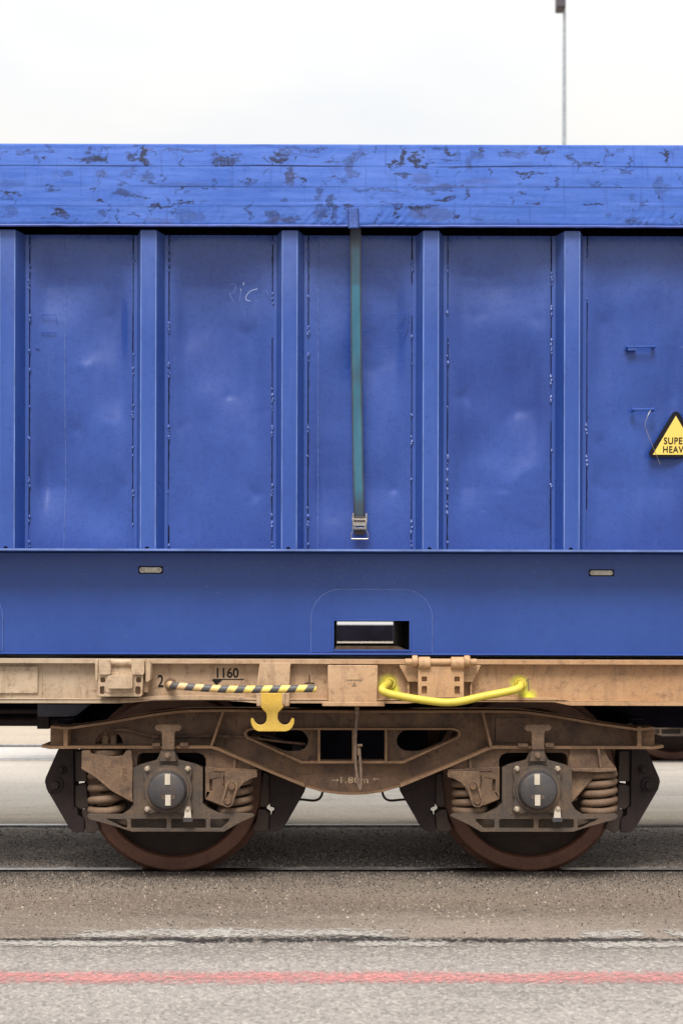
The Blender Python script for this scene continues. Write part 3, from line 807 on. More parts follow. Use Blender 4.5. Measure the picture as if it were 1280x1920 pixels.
# lashing bars
def lash(x0, x1, py, left_tab):
    b = MB(); y = YW_ - 0.004
    b.tube([(X(x0, y), y + 0.01, Z(py, y)), (X(x0 + 1, y), y - 0.02, Z(py, y)), (X(x1 - 1, y), y - 0.02, Z(py - 1, y)), (X(x1, y), y + 0.01, Z(py - 1, y))], 0.0055, 8)
    for x_, k in ((x0, 0), (x1, -1)):
        b.tube([(X(x_ - 3, y), y, Z(py + 3 + k, y)), (X(x_, y), y - 0.009, Z(py + k, y)), (X(x_ + 3, y), y, Z(py - 3 + k, y))], 0.009, 8, [0.006, 0.011, 0.006])
    if left_tab: b.boxp(x0 + 2, py, x0 + 18, py + 4.5, y - 0.022, y + 0.006)
    part('lashing_bar', b, M['rib'], con)
lash(1173, 1222, 651, True); lash(1184, 1221, 768, False)

# SUPER HEAVY sign on the wall
ys = YW_ - 0.006
sg = MB()
tri = []
for cx_, cy_, a0 in ((1265, 778, 210), (1306, 849, -30), (1224, 849, 90)):
    for k in range(7):
        a = R(a0 + 120 * k / 6); tri.append((cx_ + 8 * math.cos(a), cy_ + 8 * math.sin(a)))
tri = [(1265 + 8 * math.cos(R(q)), 778 + 8 * math.sin(R(q))) for q in range(210, 331, 15)] + [(1307 + 8 * math.cos(R(q)), 848.5 + 8 * math.sin(R(q))) for q in range(330, 451, 15)] + [(1223 + 8 * math.cos(R(q)), 848.5 + 8 * math.sin(R(q))) for q in range(90, 211, 15)]
sg.ext(tri, ys, ys + 0.008)
sign = part('warning_sign', sg, M['black_sign'], con, smooth=0)
sg = MB(); sg.ext([(1265, 778), (1307.5, 851), (1222, 851)], ys - 0.002, ys + 0.001)
part('yellow_field', sg, M['yellow_sign'], sign, smooth=0)
sg = MB(); text_mesh(sg, 'SUPER', 1242.5, 818.5, 1287.5, 831.5, ys - 0.002, 0.0015, 1.12); text_mesh(sg, 'HEAVY', 1241, 835, 1289, 847.5, ys - 0.002, 0.0015, 1.12)
part('lettering', sg, M['black_sign'], sign, smooth=0)

# scratched word, ghost outlines of removed brackets
ysc = YW_ - 0.0055
a = MB(); b = MB()
for ps, w, f in (([(481, 542), (470, 545), (462, 552), (459, 560), (463, 564), (468, 564.5)], 0.0030, 0), ([(450, 543), (449, 555), (447, 566)], 0.0018, 1), ([(449.5, 542), (450, 546)], 0.004, 0),
                 ([(455, 530), (455, 535)], 0.0035, 0), ([(430, 535), (437, 533), (441, 538), (438, 546), (431, 552)], 0.0015, 1), ([(429, 549), (431, 558), (437, 566)], 0.002, 1),
                 ([(496, 544), (500, 548), (500, 555)], 0.0020, 1), ([(478, 561), (480, 565), (484, 566)], 0.0016, 1), ([(457, 584), (456, 588)], 0.0022, 1)):
    stroke(b if f else a, ps, w, ysc)
part('scratched_writing', a, M['scratch'], con, smooth=0); part('scratched_writing', b, M['faint'], con, smooth=0)
g = MB()
for ps in ([(76, 592), (104, 592), (105, 606)], [(76, 625), (104, 624)], [(66, 654), (74, 655)], [(682, 590), (704, 589)], [(731, 588), (760, 588)], [(761, 588), (761, 618), (757, 621)], [(756, 621), (731, 621)], [(729, 622), (728, 648), (724, 652)],
           [(724, 652), (699, 651)], [(697, 650), (694, 644)], [(680, 621), (694, 621)]):
    P = [(X(p, YW_), YW_ - 0.003, Z(q, YW_)) for p, q in ps]
    if len(P) == 2: P = [P[0], ((P[0][0] + P[1][0]) / 2, YW_ - 0.003, (P[0][2] + P[1][2]) / 2), P[1]]
    g.tube(P, 0.0022, 6)
part('ghost_outline', g, M['rib'], con)

# ------------------------------------------------------------------ tarpaulin
YTP = -0.500
def tz(py): return Z(py, YTP)
tp = thing('tarpaulin', 'scuffed bright blue tarpaulin cover folded over the top of the container', 'tarpaulin', (0, 0.75, 3.1), (0, ROLL, 0))
rows = []
N1 = 130
zb, zt = tz(425), tz(266)
for j in range(N1 + 1):
    rows.append((zb + (zt - zb) * j / N1))
seams = [tz(387), tz(349), tz(308)]
vs = []; gri = []; pat = []; rus = []; sml = []
tx0, tx1 = CX0 - 0.08, CX1 + 0.08
txs = [tx0 + (-1.85 - tx0) * i / 60 for i in range(60)] + [-1.85 + 3.75 * i / 700 for i in range(700)] + [1.9 + (tx1 - 1.9) * i / 60 for i in range(61)]
GR = [(175, 297, 42, 9, 1), (160, 282, 14, 6, .8), (268, 283, 10, 20, 1.2), (272, 300, 18, 9, 1), (243, 293, 14, 5, .8), (113, 396, 19, 9, 1.3), (125, 405, 8, 10, .7), (190, 400, 12, 14, .55), (242, 320, 14, 16, .4),
      (275, 330, 16, 14, .5), (185, 325, 18, 12, .45), (120, 325, 16, 8, .5), (232, 362, 22, 9, .7), (300, 388, 30, 5, 1), (340, 382, 30, 5, 1), (420, 298, 40, 7, .9), (525, 295, 24, 8, 1.2), (530, 283, 14, 10, .6), (412, 281, 10, 4, .9),
      (545, 330, 15, 22, .9), (570, 333, 12, 4, 1), (466, 339, 10, 10, .9), (595, 365, 10, 16, .6), (620, 385, 12, 30, .8), (600, 400, 14, 26, .6), (470, 395, 8, 22, .7), (510, 405, 20, 18, .7), (545, 412, 30, 10, .7), (350, 405, 40, 18, .35),
      (670, 285, 24, 12, .7), (752, 290, 10, 24, 1.1), (778, 293, 12, 18, 1.4), (790, 305, 34, 6, 1), (737, 305, 6, 16, 1), (655, 315, 16, 40, .5), (741, 393, 6, 22, 1.3), (790, 388, 40, 6, 1), (785, 402, 10, 14, .8), (815, 350, 70, 7, .5), (650, 388, 20, 6, .9),
      (1020, 275, 36, 8, .9), (1000, 379, 22, 3, 1.4), (1110, 381, 28, 3, 1.4), (1095, 303, 36, 6, .8), (1148, 280, 8, 14, .8), (1250, 285, 6, 22, 1.2), (1075, 300, 6, 24, .7), (1240, 345, 20, 30, .4), (1185, 370, 8, 20, .4), (1050, 338, 6, 8, .8),
      (960, 283, 40, 8, .5), (880, 300, 12, 20, .5), (900, 282, 10, 14, .5), (1170, 318, 14, 10, .6), (700, 355, 60, 5, .5), (560, 275, 60, 5, .5), (345, 275, 60, 5, .5), (60, 280, 60, 6, .3), (20, 400, 26, 14, .4), (20, 345, 40, 10, .3), (1185, 412, 30, 10, .5)]
PA = [(805, 402, 64, 17, 1), (790, 331, 26, 14, .8), (900, 337, 60, 8, .6), (850, 346, 70, 5, .6), (545, 332, 12, 22, .7), (655, 317, 11, 18, .6), (655, 400, 12, 20, .7), (190, 325, 20, 11, .6), (265, 330, 16, 10, .5), (103, 328, 10, 16, .4), (360, 402, 10, 10, .5), (980, 300, 30, 4, .5), (340, 345, 80, 6, .5)]
RU = [(300, 415, 34, 10, 1.2), (278, 275, 14, 5, 1), (415, 282, 8, 4, .8), (520, 412, 40, 8, .8), (675, 275, 14, 4, .8), (560, 333, 8, 3, 1), (1000, 379, 20, 2, 1)]
gr_ = random.Random(21)
for _ in range(170):
    a_, b_ = gr_.uniform(-10, 1290), gr_.choice((gr_.uniform(272, 300), gr_.uniform(272, 305), gr_.uniform(312, 345), gr_.uniform(352, 384), gr_.uniform(388, 422)))
    k_ = gr_.random()
    GR.append((a_, b_, gr_.uniform(1.5, 4), gr_.uniform(6, 16), gr_.uniform(.5, 1.1)) if k_ < .55 else (a_, b_, gr_.uniform(10, 34), gr_.uniform(1.5, 4), gr_.uniform(.5, 1.1)) if k_ < .85 else (a_, b_, gr_.uniform(6, 14), gr_.uniform(5, 10), gr_.uniform(.3, .7)))
def blob(L, px, py):
    m = 0
    for a, b, rx_, ry, s in L:
        rx_ *= 0.66; ry *= 0.74
        d2 = ((px - a) / rx_) ** 2 + ((py - b) / ry) ** 2
        if d2 < 1.6: m = max(m, s * max(0, min(1, 2.6 * (1.25 - d2) / 1.25)))
    return min(1.2, m)
for x_ in txs:
    px = VX + x_ * F / (D0 + YTP)
    for z_ in rows:
        py = VY - (z_ - HC) * F / (D0 + YTP)
        st = sum(-0.0042 * max(0.06, 0.30 + 1.2 * noise.noise(Vector((x_ * 1.1, q * 5.0, 2.0)))) * (0.3, 0.45, 1.0)[q] for q, s in enumerate(seams) if z_ > s + 0.004 * noise.noise(Vector((x_ * 1.5, q * 3.0, 8.0))))
        y = YTP - 0.004 + (z_ - zb) * 0.13 + st
        h = (z_ - zb) / (zt - zb)
        y -= 0.010 * math.sin(math.pi * min(1, h * 1.05))
        y += 0.007 * noise.noise(Vector((x_ * 1.7, z_ * 3, 1.0))) + 0.0022 * noise.noise(Vector((x_ * 7, z_ * 11, 4.0)))
        y += 0.0012 * noise.noise(Vector((x_ * 3.5 + z_ * 6, z_ * 40, 7.0)))
        cr_ = noise.noise(Vector((px * 0.016, py * 0.007, 11.0))) + 0.5 * noise.noise(Vector((px * 0.03, py * 0.02, 5.0)))
        y += 0.0007 * max(0, 0.14 - abs(cr_)) / 0.14
        if py > 380:
            fo = math.exp(-((px - 610) / 40) ** 2) + 0.8 * math.exp(-((px - 1205) / 40) ** 2) + 0.6 * math.exp(-((px - 730) / 30) ** 2) + 0.12
            y += 0.016 * fo * abs(noise.noise(Vector((px * 0.055 + py * 0.045, py * 0.01, 3)))) * (py - 380) / 45 - 0.004 * fo
        if py > 418: y += 0.006 * (py - 418) / 7
        vs.append((x_, y, z_ + (0.004 * noise.noise(Vector((x_ * 4, 3, 1))) + 0.003 * noise.noise(Vector((x_ * 14, 3, 1)))) * (h if h > 0.9 else (1 - h if h < 0.1 else 0))))
        wx = px + 16 * noise.noise(Vector((px * .03, py * .06, 1))) + 9 * noise.noise(Vector((px * .11, py * .2, 2))); wy = py + 9 * noise.noise(Vector((px * .03, py * .06, 5))) + 4 * noise.noise(Vector((px * .13, py * .2, 6)))
        gri.append(blob(GR, wx, wy)); pat.append(min(1, blob(PA, px + (wx - px) * .35, py + (wy - py) * .5))); rus.append(blob(RU, wx, wy))
        sw = 0
        for q, s in enumerate(seams):
            wv = 0.004 * noise.noise(Vector((x_ * 1.5, q * 3.0, 8.0)))
            d = abs(z_ - s - wv)
            k = (0.35, 0.55, 1.0)[q] * max(0.12, min(1, 0.6 + 1.6 * noise.noise(Vector((x_ * 2.1, q * 7, 5)))))
            sw = max(sw, k * max(0, 1 - d / 0.0055))
        sml.append(sw)
    # over the top edge and across the roof
    for y_, z_ in ((YTP + 0.055, zt + 0.008), (YTP + 0.12, zt + 0.016), (0.2, zt + 0.035), (0.75, zt + 0.05), (1.4, zt + 0.03), (2.0, zt), (2.06, zb)):
        vs.append((x_, y_, z_)); gri.append(0.3); pat.append(0); rus.append(0); sml.append(0)
n = N1 + 1 + 7
mb = MB(); mb.add(vs, [[i * n + j, (i + 1) * n + j, (i + 1) * n + j + 1, i * n + j + 1] for i in range(len(txs) - 1) for j in range(n - 1)])
# end flaps
for xe in (0, len(txs) - 1):
    o_ = xe * n
    mb.f.append([o_ + j for j in range(0, n, 4)] + [o_ + n - 1])
tc_ = part('cover', mb, M['tarp'], tp, smooth=60)
for nm, arr in (('grime', gri), ('patch', pat), ('rust', rus), ('seamline', sml)):
    at = tc_.data.attributes.new(nm, 'FLOAT', 'POINT'); at.data.foreach_set('value', arr)
sd_ = tc_.modifiers.new('thickness', 'SOLIDIFY'); sd_.thickness = 0.003; sd_.offset = -1
mb = MB(); mb.tube([(tx0 + (tx1 - tx0) * i / 120, YTP + 0.0, zb + 0.003 + 0.003 * noise.noise(Vector((i * .7, 0, 2)))) for i in range(121)], 0.006, 8)
pm = MB(); pm.ext([(651, 390), (672, 389), (673, 427), (652, 427)], YTP - 0.0165, YTP - 0.002)
part('sewn_patch', pm, M['patch'], tp, 0.002)
pm = MB()
for a in (652.6, 670.8): pm.tube([(X(a, YTP - 0.0165), YTP - 0.0168, Z(391, YTP - 0.0165)), (X(a + 0.8, YTP - 0.0165), YTP - 0.0168, Z(426, YTP - 0.0165))], 0.0014, 5)
part('stitching', pm, M['seam'], tp)
mb_ = mb
part('hem', mb_, plain('hem_blue', (0.05, 0.09, 0.36), 0.5), tp)

# ------------------------------------------------------------------ ratchet strap
rs = thing('ratchet_strap', 'dirty teal ratchet strap hanging from the tarpaulin down the blue wall', 'strap', (0, 0.75, 2.3), (0, ROLL, 0))
pts = [(665.5, 423, -0.482), (666, 500, -0.468), (667, 620, -0.455), (669, 740, -0.443), (671, 850, -0.437), (673.5, 968, -0.436), (674.5, 985, -0.438)]
P = spline([(X(a, y), y, Z(b, y)) for a, b, y in pts], 14)
hw = 0.0262
vs = []; al = []; ac = []
for i, p in enumerate(P):
    f = (P[0].z - p.z) / (P[0].z - P[-1].z)
    tw = 0.004 * noise.noise(Vector((f * 8, 1, 2)))
    for q in (-1, -0.5, 0, 0.5, 1):
        vs.append((p.x + q * hw, p.y + q * tw + 0.0015 * noise.noise(Vector((f * 20, q, 5))), p.z)); al.append(f); ac.append(q)
k = len(P)
mb = MB(); mb.add(vs, [[i * 5 + j, i * 5 + j + 1, (i + 1) * 5 + j + 1, (i + 1) * 5 + j] for i in range(k - 1) for j in range(4)])
wb = part('webbing', mb, M['webbing'], rs, smooth=60)
for nm, arr in (('along', al), ('across', ac)):
    at = wb.data.attributes.new(nm, 'FLOAT', 'POINT'); at.data.foreach_set('value', arr)
so_ = wb.modifiers.new('thickness', 'SOLIDIFY'); so_.thickness = 0.003
yb = -0.45
mb = MB()
for a in (661, 685.5): mb.ext([(a, 963), (a + 1.6, 961), (a + 3, 964), (a + 2.4, 993), (a, 993)], yb - 0.014, yb + 0.03)
mb.boxp(661.5, 979, 687, 985, yb - 0.022, yb - 0.012)
mb.ext([(664, 985), (686, 985), (686, 991.5), (664, 991.5)], yb - 0.024, yb - 0.016, [[(666, 986), (684, 986), (684, 989.2), (666, 989.2)]])
mb.boxp(664, 992.2, 686, 993.6, yb - 0.02, yb)
mb.tube([(X(660, yb), yb, Z(974, yb)), (X(689, yb), yb, Z(974, yb))], 0.009, 10)
bk = part('ratchet_buckle', mb, M['zinc'], rs, 0.0008)
mb = MB(); q = yb - 0.004
mb.tube([(X(a, q), q, Z(b, q)) for a, b in ((663, 992), (660.5, 998), (659.5, 1001), (659.3, 1010.5))], 0.0022, 6)
mb.tube([(X(a, q), q, Z(b, q)) for a, b in ((686, 992), (689, 998), (690.3, 1001), (690.5, 1010.5))], 0.0022, 6)
mb.tube([(X(659.3, q), q, Z(1010.5, q)), (X(690.5, q), q, Z(1010.5, q))], 0.0040, 8)
part('release_handle', mb, M['zinc'], bk)
mb = MB(); mb.boxp(664, 994, 685, 1003, yb + 0.002, yb + 0.024)
mb.boxp(664, 968, 685, 980, yb - 0.008, yb + 0.01)
part('wound_webbing', mb, grunge('wound_strap', (0.035, 0.028, 0.038), (0.07, 0.05, 0.05), (0.25, 0.19, 0.12), 25), bk, 0.003)

wr = thing('wire', 'thin bent steel wire dangling from the lower lashing bar over the warning sign', 'wire', (0, 0.75, 2.0), (0, ROLL, 0))
mb = MB(); y = -0.415
mb.tube(spline([(X(a, yy), yy, Z(b, yy)) for a, b, yy in ((1219, 768, -0.405), (1214, 776, y), (1209, 790, y), (1208, 798, y), (1210, 803, y), (1217, 822, y - 0.004), (1227, 846, -0.408), (1236.5, 869, -0.402))], 5), 0.0013, 6)
part('wire_strand', mb, M['zinc'], wr)

# ------------------------------------------------------------------ flat wagon
wag = thing('flat_wagon', 'tan brown flat wagon frame carrying the blue container', 'wagon', (0, 0.75, 0.0), (0, ROLL, 0))
YS, YFT = -0.458, -0.505                    # sill web, flange tips
WX0, WX1 = -4.6, 5.4
def PW(px): return px
low_edge = [(-1400, 1311), (222, 1311), (250, 1309), (285, 1305.5), (400, 1304.5), (450, 1307), (478, 1310), (760, 1310), (800, 1306.5), (1035, 1306.5), (1050, 1309.5), (1068, 1313), (2900, 1314)]
low_edge = [(a, b + 0.5) for a, b in low_edge]
mb = MB()
mb.band([(-1400, 1236.5), (2900, 1236.5)], 8.5, YFT, -0.41)
mb.band(low_edge, 8.5, YFT, -0.25)
sill = part('side_sill', mb, M['frame'], wag, 0.003)
mb = MB(); mb.ext([(-1300, 1242)] + [(2700, 1242)] + [(2700, 1316)] + [(a, b + 3) for a, b in reversed(low_edge) if -1300 < a < 2700] + [(-1300, 1314)], YS, YS + 0.014, ref=YFT)
part('web_plate', mb, M['frame'], sill)
mb = MB()
mb.ext(rrect(-130, 1251, 70, 1301, 2), YS - 0.010, YS + 0.001)
part('cover_panel', mb, M['frame_light'], wag, 0.003)
mb = MB()
mb.tube([(X(78, YS), YS, Z(1246, YS)), (X(78, YS), YS, Z(1306, YS))], 0.004, 6)
for a, b in ((8, 1256), (52, 1256), (21, 1299)): mb.lathe_y(X(a, YS), Z(b, YS), [(0, YS - 0.016), (0.007, YS - 0.014), (0.009, YS - 0.009)], 10)
part('weld_bead', mb, M['frame'], wag)

# hook mounting plate and double hook
yh = YFT - 0.012
mb = MB(); mb.ext([(486, 1243), (543.5, 1243), (541, 1286), (541, 1299), (480, 1299), (480, 1287)], yh, YFT + 0.05)
mb.boxp(480, 1299, 489, 1325, yh, YFT + 0.05); mb.boxp(530, 1299, 541.5, 1325, yh, YFT + 0.05)
mb.boxp(528, 1299, 533, 1322, yh - 0.006, YFT)
part('hook_bracket', mb, M['frame_light'], wag, 0.003)
mb = MB()
hk = [(488.5, 1300), (530.5, 1300), (530.5, 1326), (527, 1330), (521, 1336), (519.5, 1342), (520, 1350), (524, 1356), (531, 1359.5), (537, 1359), (542, 1355), (545, 1348.5), (548, 1346.5), (551, 1349), (550.5, 1356), (547.5, 1364), (542, 1369.5), (535, 1372),
      (484, 1372), (477, 1369), (472, 1363), (469.5, 1355), (469, 1349), (471.5, 1346.5), (474.5, 1348.5), (477, 1354), (482, 1358.5), (488, 1360), (494.5, 1357.5), (498.5, 1352), (499.5, 1344), (498, 1337), (492, 1331), (488.5, 1327)]
mb.ext(hk, yh - 0.004, yh + 0.016)
part('tow_hook', mb, M['yellow'], wag, 0.003, seg=2)

# centre plate
mb = MB(); mb.boxp(613.5, 1247, 706.5, 1316.5, YFT - 0.010, YFT + 0.06); mb.boxp(602.5, 1316, 720, 1324.5, YFT - 0.016, YFT + 0.10)
cp = part('centre_plate', mb, M['frame_light'], wag, 0.003)
mb = MB(); y = YFT - 0.010
mb.boxp(648, 1274, 677, 1276, y - 0.0012, y); mb.ext([(663, 1278), (668, 1287), (658, 1287)], y - 0.0012, y)
part('faint_mark', mb, M['text_faint'], cp, smooth=0)

# lettering on the web
mb = MB(); y = YS
text_mesh(mb, '1160', 405.5, 1252.5, 446.5, 1271.5, y); text_mesh(mb, '2', 295, 1266, 306, 1289.5, y)
mb.boxp(398, 1273.4, 456.5, 1275.2, y - 0.0015, y); mb.ext([(396, 1275.5), (416, 1275.5), (405, 1285.5)], y - 0.0015, y)
mb.boxp(570, 1280, 588.5, 1282, y - 0.0015, y); mb.boxp(578.3, 1266, 580, 1280, y - 0.0015, y)
part('stencilled_lettering', mb, M['text_black'], wag, smooth=0)
mb = MB(); mb.ext([(987.3, 1271), (990.3, 1271), (990.3, 1294), (987.3, 1294), (987.3, 1275.5), (984.2, 1278.5), (984.2, 1275.5)], y - 0.0012, y)
part('stencilled_lettering', mb, M['text_faint'], wag, smooth=0)

# grab irons
yg = -0.60
mb = MB()
mb.tube(spline([(X(318, YS), YS, Z(1284, YS)), (X(319, -0.5), -0.50, Z(1285, -0.5)), (X(324, -0.575), -0.575, Z(1286, -0.575)), (X(350, yg), yg, Z(1288.5, yg)), (X(415, yg), yg, Z(1292.5, yg)), (X(475, yg), yg, Z(1293, yg)), (X(540, yg), yg, Z(1292, yg)), (X(592, yg), yg, Z(1291, yg))], 8), 0.0178, 14)
sg_ = part('striped_grab_iron', mb, M['stripes'], wag, 0.002)
mb = MB(); mb.lathe_y(X(319, YS), Z(1284, YS), [(0.026, YS - 0.012), (0.030, YS), (0.030, YS + 0.005)], 20); mb.lathe_y(X(319, YS), Z(1284, YS), [(0.016, YS - 0.012), (0.026, YS - 0.012)], 20)
parts('socket', mb, M['bogie_light'], sg_)
mb = MB()
q = -0.60
mb.tube(spline([(X(728, YS), YS, Z(1281, YS)), (X(725, -0.50), -0.50, Z(1283, -0.50)), (X(717, -0.575), -0.575, Z(1289, -0.575)), (X(716, q), q, Z(1295, q)), (X(728, q), q, Z(1300.5, q)), (X(765, q), q, Z(1308, q)), (X(805, q), q, Z(1314, q)), (X(835, q), q, Z(1316.5, q)),
                 (X(862, q), q, Z(1314.5, q)), (X(905, q), q, Z(1305, q)), (X(950, q), q, Z(1296, q)), (X(968, -0.59), -0.59, Z(1291, -0.59)), (X(974, -0.55), -0.55, Z(1286, -0.55)), (X(975, YS), YS, Z(1281, YS))], 7), 0.0185, 14)
yg_ = part('yellow_grab_iron', mb, M['lime'], wag)
mb = MB()
for a, b in ((729, 1281), (974, 1281)):
    mb.lathe_y(X(a, YS), Z(b, YS), [(0.019, YS - 0.010), (0.027, YS - 0.010), (0.031, YS), (0.031, YS + 0.003)], 20)
parts('socket', mb, M['lime'], yg_)

# left folding container lock
yl = -0.555
mb = MB()
mb.ext([(184, 1262), (186, 1262), (268, 1262), (266, 1303), (263, 1307), (187, 1307), (183, 1304)], yl, yl + 0.03,
       [rrect(187.5, 1271, 197, 1281, 3), rrect(254.5, 1271, 264, 1281, 3), rrect(186.5, 1288, 195.5, 1303, 3), rrect(253, 1288, 263, 1303, 3)])
mb.boxp(185, 1263, 266, 1305, yl + 0.03, YS + 0.002)
mb.ext(rrect(184.5, 1237.5, 207, 1266, 4), yl - 0.012, yl + 0.05); mb.ext(rrect(246, 1237.5, 269.5, 1266, 4), yl - 0.012, yl + 0.05)
mb.boxp(207, 1251, 246, 1264, yl + 0.012, yl + 0.05)
lk = part('container_lock', mb, M['frame_light'], wag, 0.004, seg=2)
mb = MB(); mb.ext(rrect(201, 1268, 247.5, 1292, 3), yl - 0.035, yl + 0.002); part('lock_block', mb, M['frame_light'], lk, 0.008, seg=2)
mb = MB()
q = yl + 0.012
mb.tube([(X(206, q), q, Z(1243.5, q)), (X(224, q), q, Z(1243.5, q)), (X(247, q), q, Z(1243.5, q))], 0.018, 14)
part('hinge_pin', mb, M['frame_light'], lk)
mb = MB()
mb.ext([(177.5, 1240), (179, 1237), (182.5, 1237), (183.5, 1240), (183.5, 1277), (180, 1280), (177.5, 1275)], yl + 0.01, YS + 0.002)
mb.ext([(271.5, 1240), (274, 1237.5), (278, 1238), (281.5, 1247), (282, 1275), (275, 1281), (271.5, 1278)], yl + 0.005, YS + 0.002)
mb.boxp(268, 1262, 276, 1300, yl + 0.035, YS + 0.002)
mb.tube([(X(188, YS), YS - 0.03, Z(1311, YS)), (X(262, YS), YS - 0.03, Z(1311, YS))], 0.006, 6)
parts('hinge_cheek', mb, M['frame_light'], lk, 0.003)
mb = MB()
for a, b, c in ((195, 217, 0), (229, 252, 1)):
    mb.tube(spline([(X(a, yl), yl - 0.001, Z(1296 if not c else 1300, yl)), (X((a + b) / 2, yl), yl - 0.001, Z(1300, yl)), (X(b, yl), yl - 0.001, Z(1300 if not c else 1296, yl))], 5), 0.003, 6)
part('weld_bead', mb, M['frame'], lk)

# right folding container lock
mb = MB()
mb.ext([(747, 1246.5), (900, 1246.5), (886, 1278), (762, 1278)], YFT - 0.004, YFT + 0.03)
mb.boxp(762, 1278, 766.5, 1308, YFT + 0.01, YS + 0.002); mb.boxp(880, 1278, 883.5, 1308, YFT + 0.01, YS + 0.002)
part('lock_bracket', mb, M['frame'], wag, 0.003)
yr = -0.545
mb = MB()
mb.ext(rrect(782.5, 1249, 868, 1307.5, 2), yr, yr + 0.03, [rrect(789, 1268, 799, 1277.5, 1.5), rrect(850.5, 1268, 860.5, 1277.5, 1.5), rrect(789, 1286, 799, 1301, 1.5), rrect(850.5, 1286, 860.5, 1301, 1.5)])
mb.boxp(783.5, 1250, 867, 1306, yr + 0.026, yr + 0.05)
lk2 = part('container_lock', mb, M['frame_light'], wag, 0.003, seg=2)
mb = MB()
q = yr + 0.005
for a, b in ((783, 805), (843.5, 868)):
    mb.tube([(X(a, q), q, Z(1243, q)), (X(b, q), q, Z(1243, q))], 0.030, 16)
for a, b in ((771, 781.5), (868, 879.5)):
    mb.tube([(X(a, q), q, Z(1239, q)), (X(b, q), q, Z(1239, q))], 0.027, 16)
parts('hinge_knuckle', mb, M['frame_light'], lk2, 0.003)
mb = MB(); mb.tube([(X(758, q), q, Z(1241, q)), (X(892, q), q, Z(1241, q))], 0.017, 14)
part('hinge_pin', mb, M['frame'], lk2, 0.002)

# underframe behind
mb = MB()
mb.box(WX0, WX1, 0.40, 0.62, 0.70, 1.02); mb.box(WX0, WX1, 0.88, 1.10, 0.70, 1.02)
parts('centre_sill', mb, M['under'], wag, 0.004); mb = MB()
mb.box(WX0, WX1, -0.25, 1.75, 1.04, 1.055); part('underframe', mb, M['under'], wag); mb = MB()
for x_ in (-3.6, -2.4, 2.2, 3.4, 4.6): mb.box(x_, x_ + 0.12, -0.4, 1.9, 0.86, 1.03)
mb.box(-0.25, 0.32, -0.35, 1.85, 0.90, 1.03)
mb.box(WX0, WX1, 1.88, 1.92, 0.88, 1.06)
parts('cross_member', mb, M['under'], wag, 0.004)
mb = MB(); mb.ext([(70, 1322), (168, 1322), (140, 1345), (70, 1345)], 0.1, 0.16)
part('bulkhead_plate', mb, M['under_blue'], wag)
mb = MB()
mb.tube([(-4.4, 0.2, 0.74), (-1.38, 0.2, 0.74)], 0.024, 10)
mb.tube([(-4.4, 0.12, 0.80), (-1.55, 0.12, 0.80)], 0.013, 8)
mb.box(-1.93, -1.87, 0.15, 0.25, 0.70, 0.82); mb.box(-1.62, -1.56, 0.15, 0.25, 0.705, 0.80)
part('brake_pipe', mb, M['brake'], wag)

# ------------------------------------------------------------------ bogie
BX = X(660.5, -0.36)
bog = thing('bogie', 'brown two axle freight bogie with coil springs under the tan wagon', 'bogie', (BX, 0.75, 0.0), group='bogies')
FY, BYK, WY = -0.36, -0.14, -0.262
mb = MB()
oval = [(459.5, 1378), (461, 1372), (467, 1368.5), (478, 1367.5), (556, 1367.5), (567, 1371), (574.5, 1378), (578, 1387), (576.5, 1396), (571, 1403), (562, 1407.5), (552, 1408.5), (540, 1408.5), (533, 1407.5), (470, 1385), (463, 1382)]
hole_half = [(179, 1398), (180, 1388), (185, 1379), (193, 1372), (205, 1369.5), (217, 1372), (225, 1379), (230, 1388), (231, 1398)]
half = [(120, 1366), (200, 1356), (280, 1342), (350, 1333), (420, 1332)]
bot = [(404, 1403), (460, 1428), (491, 1441), (571, 1474), (606, 1483.5), (635, 1487.5), (660.5, 1489)]
outline = half + mir(half) + [(1201, 1401)] + mir(bot[:-1])[0:0] + [(1321 - a, b) for a, b in bot[:-1]] + list(reversed(bot)) + [(120, 1401)]
mb.ext(outline, WY, WY + 0.02, [oval, mir(oval), rrect(600.5, 1369, 660, 1427, 2), rrect(664.5, 1369, 721, 1427, 2), hole_half])
fl = MB(); web = mb; mb = fl
top = [(95, 1361), (125, 1364), (200, 1353.5), (280, 1339.5), (330, 1333), (355, 1331), (415, 1330.5), (660.5, 1332.5)]
topr = [(660.5, 1332.5)] + [(1321 - a, b + (1.5 if a > 300 else 2)) for a, b in reversed(top[:-1])]
mb.band(top + topr[1:], 4.5, FY, BYK)
lo = [(78, 1396.5), (95, 1399.5), (127, 1399), (395, 1398.5), (408, 1402), (440, 1416), (480, 1433.5), (520, 1450), (571, 1471)]
mb.band(lo, 5.0, FY, BYK)
mb.band([(1321 - a, b + 0.5) for a, b in reversed(lo)], 5.0, FY, BYK)
cb = [(571, 1471.5), (606, 1481.5), (635, 1485.5), (660.5, 1486.5)]
mb.band(cb + [(1321 - a, b) for a, b in reversed(cb[:-1])], 4.0, WY - 0.02, BYK)
ringo = [(470, 1365), (851, 1365), (859, 1368), (863.5, 1374), (863, 1380), (858, 1385.5), (764, 1428), (757, 1431.5), (564, 1431.5), (557, 1428), (463, 1385.5), (458, 1380), (457.5, 1374), (462, 1368)]
ringi = [(473, 1368.7), (848, 1368.7), (856, 1371.5), (859.5, 1376), (857, 1381.5), (760, 1425), (755, 1427.3), (566, 1427.3), (561, 1425), (464, 1381.5), (461.5, 1376), (465, 1371.5)]
mb.ext(ringo, WY - 0.055, WY + 0.06, [ringi])
for a in (595.5, 660, 721): mb.boxp(a, 1368, a + 4.5, 1428, WY - 0.052, WY + 0.03)
